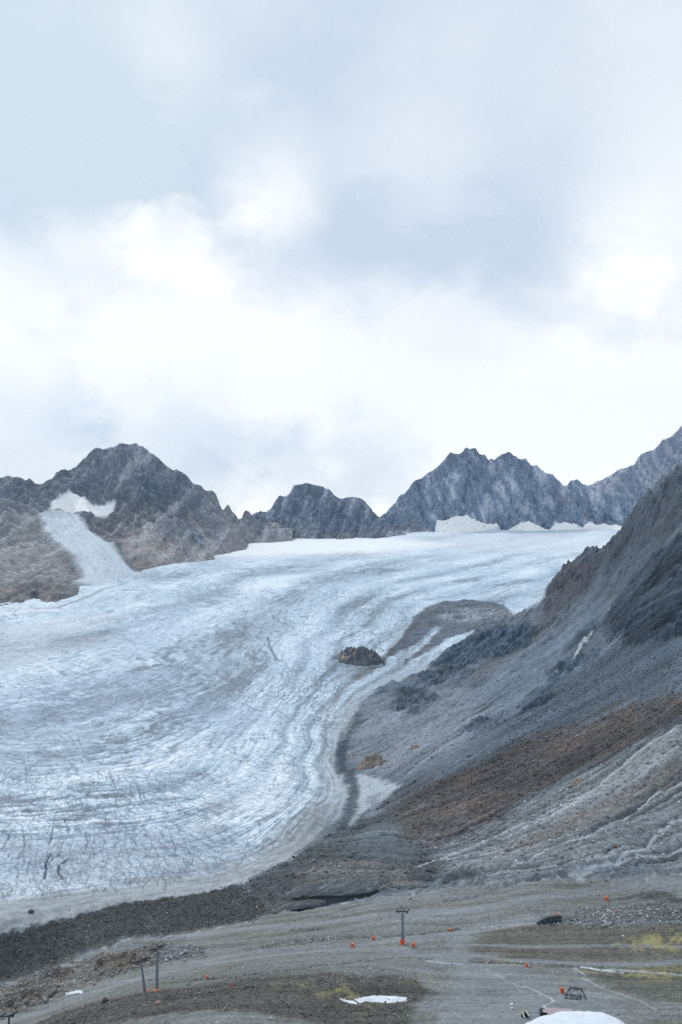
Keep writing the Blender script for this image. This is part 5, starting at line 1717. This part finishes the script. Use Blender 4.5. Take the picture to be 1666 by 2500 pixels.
def rollers(parent, centre, direc, length, mat, name='roller_battery'):
    """a beam with a row of cable rollers below its rim"""
    d = np.array(direc, float)
    d /= np.linalg.norm(d)
    side = np.array([-d[1], d[0], 0.0])
    c = np.array(centre, float)
    m = MB().bar(c - d * length / 2, c + d * length / 2, 0.16, n=6)
    b = m.build(name, mat, parent)
    n_ = max(4, int(length / 0.7))
    for k in range(n_):
        p = c + d * length * ((k + 0.5) / n_ - 0.5) + np.array([0, 0, 0.22])
        MB().bar(p - side * 0.09, p + side * 0.09, 0.26, n=10).build('roller', M_BLACK, b)
    return b


# pylon in the middle of the flats
px_, py_, pz_ = place(983, 2304)
PS = py_ / F
p = thing('lift_pylon', 'single-masted grey ski lift pylon with an orange pad at its foot', 'pylon', (px_, py_, pz_ - 0.3))
H_ = 73 * PS * 1.09
MB().bar((0, 0, 0), (0, 0, H_), 0.62, 0.36, 12).build('mast', M_STEEL, p)
MB().box((0, 0, H_ + 0.1), (5.6, 0.45, 0.45)).build('crossarm', M_DARK, p, 0.04)
for sx in (-1, 1):
    rollers(p, (sx * 2.7, 0, H_ + 0.35 - 0.15 * sx), (0.35, 0.93, 0.06), 4.2, M_DARK)
    mm = MB().box((sx * 2.0, -0.6, H_ - 0.35), (1.6, 0.7, 0.06))
    for q_ in (-0.7, 0, 0.7):
        mm.bar((sx * 2.0 + q_, -0.9, H_ - 0.35), (sx * 2.0 + q_, -0.9, H_ + 0.6), 0.04, n=5)
    mm.bar((sx * 2.0 - 0.75, -0.9, H_ + 0.6), (sx * 2.0 + 0.75, -0.9, H_ + 0.6), 0.04, n=5)
    mm.build('service_platform', M_DARK, p)
m = MB()
m.bar((-0.7, 0, H_ + 0.2), (-0.7, 0, H_ + 2.9), 0.11, n=6).bar((0.9, 0, H_ + 0.2), (0.9, 0, H_ + 1.5), 0.13, n=6).bar((-0.7, 0, H_ + 2.9), (1.3, 0, H_ + 1.2), 0.12, n=6)
m.build('lifting_frame', M_DARK, p)
MB().bar((0.72, 0, 1.0), (0.58, 0, H_ - 0.4), 0.05, n=5).bar((0.72, 0.35, 1.0), (0.58, 0.35, H_ - 0.4), 0.05, n=5).build('ladder', M_DARK, p)
MB().box((0.95, 0, 3.6), (0.35, 0.4, 0.7)).build('junction_box', M_DARK, p, 0.03)
m = MB()
for k in range(8):
    a_ = k * math.pi / 4
    m.box((math.cos(a_) * 0.92, math.sin(a_) * 0.92, 1.35), (0.34, 0.78, 2.3), a_)
m.build('crash_pad', M_ORANGE, p, 0.05)
MB().box((1.15, -0.4, 0.45), (0.5, 0.5, 0.4)).build('concrete_foot', M_WHITE, p, 0.03)

# pylon with two masts on the knoll
ax, ay, az_ = place(354, 2420)
bx, by, bz_ = place(383, 2418)
p = thing('lift_pylon', 'double-masted ski lift pylon with a broad dark head on the brown knoll', 'pylon', (bx, by, bz_ - 0.3))
o0 = np.array([bx, by, bz_ - 0.3])
ta = np.array(wpt(345, 2347, ay - 1.0)) - o0
tb = np.array(wpt(384, 2316, by + 2.0)) - o0
MB().bar(np.array([ax, ay, az_ - 0.3]) - o0, ta, 0.62, 0.36, 12).build('mast', M_STEEL, p)
MB().bar((0, 0, 0), tb, 0.62, 0.38, 12).build('mast', M_STEEL, p)
for k, c_ in enumerate((ta, tb)):
    ar = np.array([0.80, 0.58, 0.10])
    MB().bar(c_ - ar * 2.6, c_ + ar * 2.6, 0.26, n=8).build('crossarm', M_DARK, p)
    for q_ in (-1, 1):
        rollers(p, c_ + ar * 2.2 * q_ + np.array([0, 0, 0.35]), (0.93, 0.36, 0.08), 3.6, M_DARK)
        e_ = c_ + ar * 1.7 * q_ + np.array([0.3, -0.7, -0.45])
        mm = MB().box(e_, (2.2, 0.8, 0.08), 0.6)
        for w_ in (-0.9, 0, 0.9):
            mm.bar(e_ + np.array([w_, w_ * 0.6 - 0.3, 0]), e_ + np.array([w_, w_ * 0.6 - 0.3, 1.05]), 0.06, n=5)
        mm.bar(e_ + np.array([-0.9, -0.84, 1.05]), e_ + np.array([0.9, 0.24, 1.05]), 0.06, n=5)
        mm.build('service_platform', M_DARK, p)
    h_ = 1.9
    MB().bar(c_ + np.array([-0.5, 0, 0]), c_ + np.array([-0.1, 0, h_]), 0.1, n=6).bar(c_ + np.array([0.5, 0, 0]), c_ + np.array([0.1, 0, h_]), 0.1, n=6).build('lifting_frame', M_DARK, p)
MB().bar((0.75, -0.2, 0.5), tb + np.array([0.55, -0.2, -0.5]), 0.07, n=5).build('ladder', M_DARK, p)
for q_ in (np.array([ax, ay, az_]) - o0 + np.array([1.3, -0.6, 0.0]), np.array([-0.6, -0.9, 0.3]), np.array([0.7, -0.8, 0.35])):
    MB().box(q_ + np.array([0, 0, 0.35]), (1.3, 0.5, 0.8), 0.3).build('crash_pad', M_PEACH, p, 0.08)

# pylon cut by the frame's lower left corner
px_, py_, pz_ = place(24, 2585)
top = np.array(wpt(22, 2480, py_ + 3))
p = thing('lift_pylon', 'dark lift pylon head cut off by the lower left corner', 'pylon', (px_, py_, pz_ - 0.3))
tp = top - np.array([px_, py_, pz_ - 0.3])
MB().bar((0, 0, 0), tp, 0.6, 0.33, 12).build('mast', M_DARK, p)
MB().bar(tp + np.array([-3.6, 0.5, -0.7]), tp + np.array([2.2, -0.3, 0.4]), 0.28, n=8).build('crossarm', M_DARK, p)
for c_ in (tp + np.array([-3.2, 0.3, -0.3]), tp + np.array([1.6, -0.2, 0.6])):
    rollers(p, c_, (0.75, 0.65, 0.12), 4.5, M_DARK)
for c_ in (tp + np.array([-2.4, -0.8, -0.9]), tp + np.array([1.2, -0.9, 0.0])):
    mm = MB().box(c_, (2.2, 0.8, 0.07), 0.5)
    for k in (-1, 0, 1):
        mm.bar(c_ + np.array([k, k * 0.5, 0]), c_ + np.array([k, k * 0.5, 1.1]), 0.05, n=5)
    mm.bar(c_ + np.array([-1, -0.5, 1.1]), c_ + np.array([1, 0.5, 1.1]), 0.05, n=5)
    mm.build('service_platform', M_DARK, p)


# padded snow-making hydrants
def hydrant(u, v, label, w=8.0, h=10.0, seed=0, mat=None):
    x, y, z = place(u, v)
    sc = y / F
    W, H = w * sc, h * sc
    p = thing('padded_hydrant', label, 'hydrant', (x, y, z - 0.1), seed * 0.7, 'padded hydrants on the gravel flats')
    m = MB()
    n = 10
    for k in range(n):           # mat wrapped around the pipe in vertical ribs
        a_ = 2 * math.pi * k / n
        m.bar((math.cos(a_) * W * 0.36, math.sin(a_) * W * 0.36, 0), (math.cos(a_) * W * 0.34, math.sin(a_) * W * 0.34, H), W * 0.145, W * 0.13, 7)
    m.build('pad', mat or M_ORANGE, p)
    MB().bar((0, 0, H * 0.97), (0, 0, H * 1.03), W * 0.36, W * 0.33, 12).build('cap', M_PEACH, p)
    for sx in (-1, 1):
        MB().bar((sx * W * 0.3, 0, 0), (sx * W * 0.34, 0, H * 1.45), 0.06, n=6).build('post', M_DARK, p)
    MB().bar((-W * 0.52, 0, H * 0.55), (W * 0.52, 0, H * 0.55), W * 0.03, n=6).build('strap', M_DARK, p)


hydrant(861, 2312, 'orange padded hydrant left of the single-masted pylon, nearest the brown knoll', 8, 9, 1)
hydrant(912, 2294, 'orange padded hydrant just behind and left of the single-masted pylon', 8, 9, 2)
hydrant(1010, 2311, 'orange padded hydrant just right of the single-masted pylon', 9, 10, 3)
hydrant(505, 2391, 'orange padded hydrant by the track right of the double-masted pylon', 7, 9, 4)
hydrant(1287, 2361, 'orange padded hydrant with a pale top uphill from the walking person', 6, 10, 5)
hydrant(1373, 2423, 'red-orange padded hydrant beside the black trestle', 9, 12, 6, plain_material('red_orange_mat', (210, 84, 52), 0.75, 0, 0.15, 1.5, 0.2))
hydrant(1358, 2239, 'orange padded hydrant standing above the dark gabion wall', 7, 9, 7)
hydrant(1482, 2197, 'orange padded hydrant on top of the gravel mound', 8, 9, 8)
hydrant(1099, 2272, 'tiny orange padded hydrant half hidden on the stony track edge', 6, 5, 9)

# black trestle lying ready on the gravel
x, y, z = place(1406, 2436)
sc = y / F
p = thing('lattice_trestle', 'black steel lattice trestle frame standing on the gravel', 'trestle', (x, y, z), -0.22)
BL, TL, HH, DP = 8.2, 4.7, 3.9, 3.4
for sy in (-1, 1):
    MB().bar((-TL / 2, sy * 0.35, HH), (TL / 2, sy * 0.35, HH), 0.13, n=6).build('top_beam', M_BLACK, p)
    MB().box((0, sy * DP / 2, 0.12), (BL + 1.2, 0.3, 0.24)).build('skid', M_BLACK, p)
    for sx in (-1, 1):
        MB().bar((sx * BL / 2, sy * DP / 2, 0.2), (sx * TL / 2, sy * 0.35, HH), 0.12, n=6).build('leg', M_BLACK, p)
    n_ = 4
    for k in range(n_):
        a0 = -TL / 2 + TL * k / n_
        a1 = -TL / 2 + TL * (k + 1) / n_
        b0 = -BL / 2 + BL * k / n_
        b1 = -BL / 2 + BL * (k + 1) / n_
        if k % 2:
            a0, b1, a1, b0 = a1, b0, a0, b1
        MB().bar((a0, sy * 0.35, HH), (b1, sy * DP / 2, 0.25), 0.075, n=5).build('brace', M_BLACK, p)
for sx in (-1, 1):
    MB().bar((sx * BL / 2, -DP / 2, 0.3), (sx * BL / 2, DP / 2, 0.3), 0.1, n=6).build('cross_tie', M_BLACK, p)
    MB().bar((sx * TL / 2, -0.5, HH), (sx * TL / 2, 0.5, HH), 0.1, n=6).build('cross_tie', M_BLACK, p)
    MB().bar((sx * BL / 2, -DP / 2, 0.3), (sx * TL / 2, 0.35, HH), 0.06, n=5).build('brace', M_BLACK, p)
for k in range(3):
    MB().bar((-1.5 + k * 1.3, -0.7, 0.45), (0.4 + k * 1.2, 0.6, 0.6), 0.17, n=7).build('stored_pipe', M_STEEL, p)

# white instrument box on legs
x, y, z = place(1250, 2463)
p = thing('instrument_stand', 'slim white stand with a box on top at the curve of the track', 'instrument stand', (x, y, z - 0.05), 0.2)
MB().box((0, 0, 2.0), (1.1, 0.7, 0.5)).build('box', M_WHITE, p, 0.04)
MB().box((0, 0, 0.35), (1.05, 0.7, 0.6)).build('plinth', M_WHITE, p, 0.04)
for sx in (-1, 1):
    for sy in (-1, 1):
        MB().bar((sx * 0.42, sy * 0.25, 0.5), (sx * 0.42, sy * 0.25, 1.9), 0.06, n=6).build('leg', M_STEEL, p)

# gabion wall
A_ = np.array(place(1312, 2257))
B_ = np.array(place(1371, 2251))
wall = thing('gabion_wall', 'dark stone-filled gabion wall holding up the track edge', 'retaining wall', tuple(A_))
NB = 8
dv = (B_ - A_) / NB
rzw = math.atan2(dv[1], dv[0])
gr_ = random.Random(3)
M_CAGE = plain_material('gabion_stone', (74, 82, 90), 0.9, 0, 0.35, 2.2, 0.5)
for k in range(NB):
    c_ = dv * (k + 0.5)
    hh = 1.6 + 1.9 * min(1, k / 3.0)
    bsk = MB()
    bw = np.linalg.norm(dv[:2])
    bsk.box(c_ + np.array([0, 0.4, hh / 2 - 0.3]), (bw * 0.96, 1.2, hh), rzw)
    b_ = bsk.build('basket', M_CAGE, wall, 0.06)
    ca, sa = math.cos(rzw), math.sin(rzw)
    mm = MB()
    for r_ in range(4):
        zz = -0.2 + hh * r_ / 3.2
        e_ = np.array([ca, sa, 0]) * bw * 0.48
        fr = c_ + np.array([sa * 0.25, -ca * 0.25, zz])
        mm.bar(fr - e_, fr + e_, 0.06, n=5)
    for q_ in (-0.48, -0.16, 0.16, 0.48):
        fr = c_ + np.array([sa * 0.28, -ca * 0.28, 0]) + np.array([ca, sa, 0]) * bw * q_
        mm.bar(fr + np.array([0, 0, -0.4]), fr + np.array([0, 0, hh - 0.3]), 0.06, n=5)
    mm.build('wire_mesh', M_BLACK, b_)
    for q_ in range(7):
        vs = rock_shape(ICO1, 400 + k * 11 + q_) * gr_.uniform(0.28, 0.42)
        ps = c_ + np.array([ca, sa, 0]) * bw * gr_.uniform(-0.42, 0.42) + np.array([sa * 0.15, -ca * 0.15, gr_.uniform(0, hh - 0.5)])
        me = mesh_from('stone', vs + ps.astype(np.float32), ICO1[1], [M_BOULDER], {'Col': np.tile(lin(120, 128, 134), (len(vs), 1)), 'Spk': np.full(len(vs), 0.4)})
        link('stone', me, parent=b_)

# low shed behind the snow depot
A_ = np.array(place(1319, 2486))
B_ = np.array(place(1400, 2484))
L_ = B_ - A_
rzs = math.atan2(L_[1], L_[0])
ln = float(np.linalg.norm(L_[:2]))
shed = thing('shed', 'low shed with a weathered pink plank roof behind the white snow depot', 'shed', tuple(A_), rzs)
HS = 1.7
MB().box((ln / 2, 1.9, HS / 2 - 0.4), (ln - 0.3, 3.4, HS + 0.8)).build('wall', M_WOOD, shed)
npl = 15
for k in range(npl):
    w_ = (ln - 2.6) / npl
    xx = 2.8 + w_ * (k + 0.5)
    MB().add([(xx - w_ * 0.46, -0.2, HS + 0.05), (xx + w_ * 0.46, -0.2, HS + 0.05), (xx + w_ * 0.46, 4.0, HS + 0.65), (xx - w_ * 0.46, 4.0, HS + 0.65),
              (xx - w_ * 0.46, -0.2, HS + 0.15), (xx + w_ * 0.46, -0.2, HS + 0.15), (xx + w_ * 0.46, 4.0, HS + 0.75), (xx - w_ * 0.46, 4.0, HS + 0.75)],
             [(3, 2, 1, 0), (4, 5, 6, 7), (0, 1, 5, 4), (1, 2, 6, 5), (2, 3, 7, 6), (3, 0, 4, 7)]).build('roof_plank', M_PINK, shed)
MB().box((1.3, 1.9, HS + 0.25), (2.4, 3.6, 0.5)).build('dark_porch', M_BLACK, shed, 0.05)
MB().box((2.0, 1.4, HS + 0.62), (1.5, 2.2, 0.12), 0.05).build('hatch', M_PINK, shed, 0.02)

# dark bin with two pale boards
x, y, z = place(1284, 2484)
p = thing('equipment_rack', 'dark rack with two pale leaning boards at the left end of the snow depot', 'rack', (x, y, z), 0.25)
MB().box((0, 0.5, 0.8), (3.2, 1.2, 1.5)).build('frame', M_BLACK, p, 0.06)
for k, sx in enumerate((-1.2, 0.7)):
    o_ = MB().box((0, 0, 0), (0.6, 0.10, 2.3)).build('board', M_WHITE, p, 0.02)
    o_.location = (sx, -0.35, 1.35 + 0.35 * k)
    o_.rotation_euler = (math.radians(-20), math.radians(-24), 0)

# snow depot under white fleece
cx_, cy_ = (1415 - CU) / F * 368, 368.0
gx_ = np.linspace(-30, 30, 110)
gy_ = np.linspace(-24, 24, 90)
X, Y = np.meshgrid(gx_ + cx_, gy_ + cy_)
ex_ = (X - cx_ + fbm(X / 14, Y / 14, 3, 90) * 2.0) / 26.0
ey_ = (Y - cy_ + fbm(X / 14, Y / 14, 3, 94) * 2.0) / 22.0
rad = np.sqrt(np.abs(ex_) ** 2.6 + np.abs(ey_) ** 2.6)
hh = np.clip(1 - rad ** 5.0, -0.2, 1) * (1 - 0.10 * ((X - cx_) / 26.0) ** 2 + 0.05 * (X - cx_) / 26.0)
gz_ = grid_at(Z, X.ravel(), np.clip(Y.ravel(), ys[0], ys[-1])).reshape(X.shape)
fold = 0.35 * ridged((X + Y * 0.2) / 7, Y / 26, 3, 98) + 0.25 * fbm(X / 5, Y / 5, 3, 99)
zz = gz_ + hh * 10.4 * (1 + 0.05 * fbm(X / 12, Y / 12, 2, 97)) + fold * np.clip(hh * 3, 0, 1) - 0.2
n_, m_ = X.shape
idx = np.arange(n_ * m_).reshape(n_, m_)
q = np.stack([idx[:-1, :-1], idx[:-1, 1:], idx[1:, 1:], idx[1:, :-1]], -1).reshape(-1, 4)
keep = (hh > -0.15).reshape(-1)[q].all(1)
co_ = np.stack([X, Y, zz], -1).reshape(-1, 3)
link('snow_depot', sub_mesh('snow_depot', co_, q, keep, [M_FLEECE], {}), 'big heap of stored snow under bright white fleece at the bottom edge', 'snow depot')

# ------------------------------------------------------------------ person walking over the gravel
def person(u, v):
    x, y, z = place(u, v)
    J = {'pel': (0, 0, 0.95), 'sp': (0, 0.01, 1.15), 'ch': (0.0, 0.02, 1.36), 'nk': (0, 0.03, 1.50), 'hd0': (0, 0.05, 1.60), 'hd1': (0, 0.05, 1.74),
         'lh': (-0.10, 0, 0.90), 'lk': (-0.11, 0.12, 0.50), 'la': (-0.11, 0.06, 0.09), 'lt': (-0.11, 0.22, 0.04),
         'rh': (0.10, 0, 0.90), 'rk': (0.11, -0.02, 0.48), 'ra': (0.11, -0.26, 0.12), 'rt': (0.11, -0.12, 0.04),
         'ls': (-0.19, 0.02, 1.42), 'le': (-0.26, -0.06, 1.16), 'lw': (-0.24, 0.08, 0.94), 'lf': (-0.23, 0.12, 0.85),
         'rs': (0.19, 0.02, 1.42), 're': (0.26, 0.02, 1.15), 'rw': (0.24, 0.20, 0.98), 'rf': (0.23, 0.26, 0.90)}
    Rr = {'pel': .15, 'sp': .14, 'ch': .17, 'nk': .06, 'hd0': .085, 'hd1': .09, 'lh': .10, 'lk': .07, 'la': .05, 'lt': .04, 'rh': .10, 'rk': .07, 'ra': .05, 'rt': .04,
          'ls': .075, 'le': .055, 'lw': .04, 'lf': .035, 'rs': .075, 're': .055, 'rw': .04, 'rf': .035}
    E = [('pel', 'sp'), ('sp', 'ch'), ('ch', 'nk'), ('nk', 'hd0'), ('hd0', 'hd1'), ('pel', 'lh'), ('lh', 'lk'), ('lk', 'la'), ('la', 'lt'), ('pel', 'rh'), ('rh', 'rk'), ('rk', 'ra'), ('ra', 'rt'),
         ('ch', 'ls'), ('ls', 'le'), ('le', 'lw'), ('lw', 'lf'), ('ch', 'rs'), ('rs', 're'), ('re', 'rw'), ('rw', 'rf')]
    keys = list(J)
    me = bpy.data.meshes.new('person')
    me.from_pydata([J[k] for k in keys], [(keys.index(a), keys.index(b)) for a, b in E], [])
    o = link('person', me, 'person in a white top and dark trousers walking over the gravel', 'person')
    sk = o.modifiers.new('skin', 'SKIN')
    for k, sv in zip(keys, me.skin_vertices[0].data):
        sv.radius = (Rr[k], Rr[k])
        sv.use_root = (k == 'pel')
    ss = o.modifiers.new('sub', 'SUBSURF')
    ss.levels = ss.render_levels = 2
    mt = bpy.data.materials.new('clothes')
    mt.use_nodes = True
    h = NG(mt.node_tree)
    bs = mt.node_tree.nodes['Principled BSDF']
    bs.inputs['Roughness'].default_value = 0.9
    sp_ = h.n('ShaderNodeSeparateXYZ')
    mt.node_tree.links.new(h.n('ShaderNodeTexCoord').outputs['Object'], sp_.inputs[0])
    zc_ = sp_.outputs[2]
    c1 = h.mix(h.maprange(zc_, 0.96, 0.98, 0, 1), rgba(44, 46, 54), rgba(214, 216, 218))
    c2 = h.mix(h.maprange(zc_, 1.50, 1.52, 0, 1), c1, rgba(190, 150, 128))
    c3 = h.mix(h.maprange(zc_, 1.70, 1.72, 0, 1), c2, rgba(60, 46, 38))
    mt.node_tree.links.new(c3, bs.inputs['Base Color'])
    me.materials.append(mt)
    o.location = (x, y, z)
    o.rotation_euler = (0, 0, math.radians(-60))


person(1299, 2387)

# ------------------------------------------------------------------ mountain air
hz = bpy.data.materials.new('haze')
hz.use_nodes = True
hz.node_tree.nodes.clear()
hg = NG(hz.node_tree)
ho = hg.n('ShaderNodeOutputMaterial')
pv = hg.n('ShaderNodeVolumePrincipled')
pv.inputs['Color'].default_value = (0.42, 0.70, 1.0, 1)
pv.inputs['Density'].default_value = HAZE
pv.inputs['Anisotropy'].default_value = 0.2
hz.node_tree.links.new(pv.outputs[0], ho.inputs['Volume'])
bm_ = MB().box((0, 0, 0), (2 * 5700, 2 * 5700, 1.0))
me = bpy.data.meshes.new('haze')
zt, zb = 900.0, -161.5
me.from_pydata([(v[0], v[1], zt if v[2] > 0 else zb) for v in bm_.v], [], bm_.f)
me.materials.append(hz)
link('haze', me, 'thin blue mountain haze over the valley', None, None, 'stuff')
print('done', time.time() - T0)
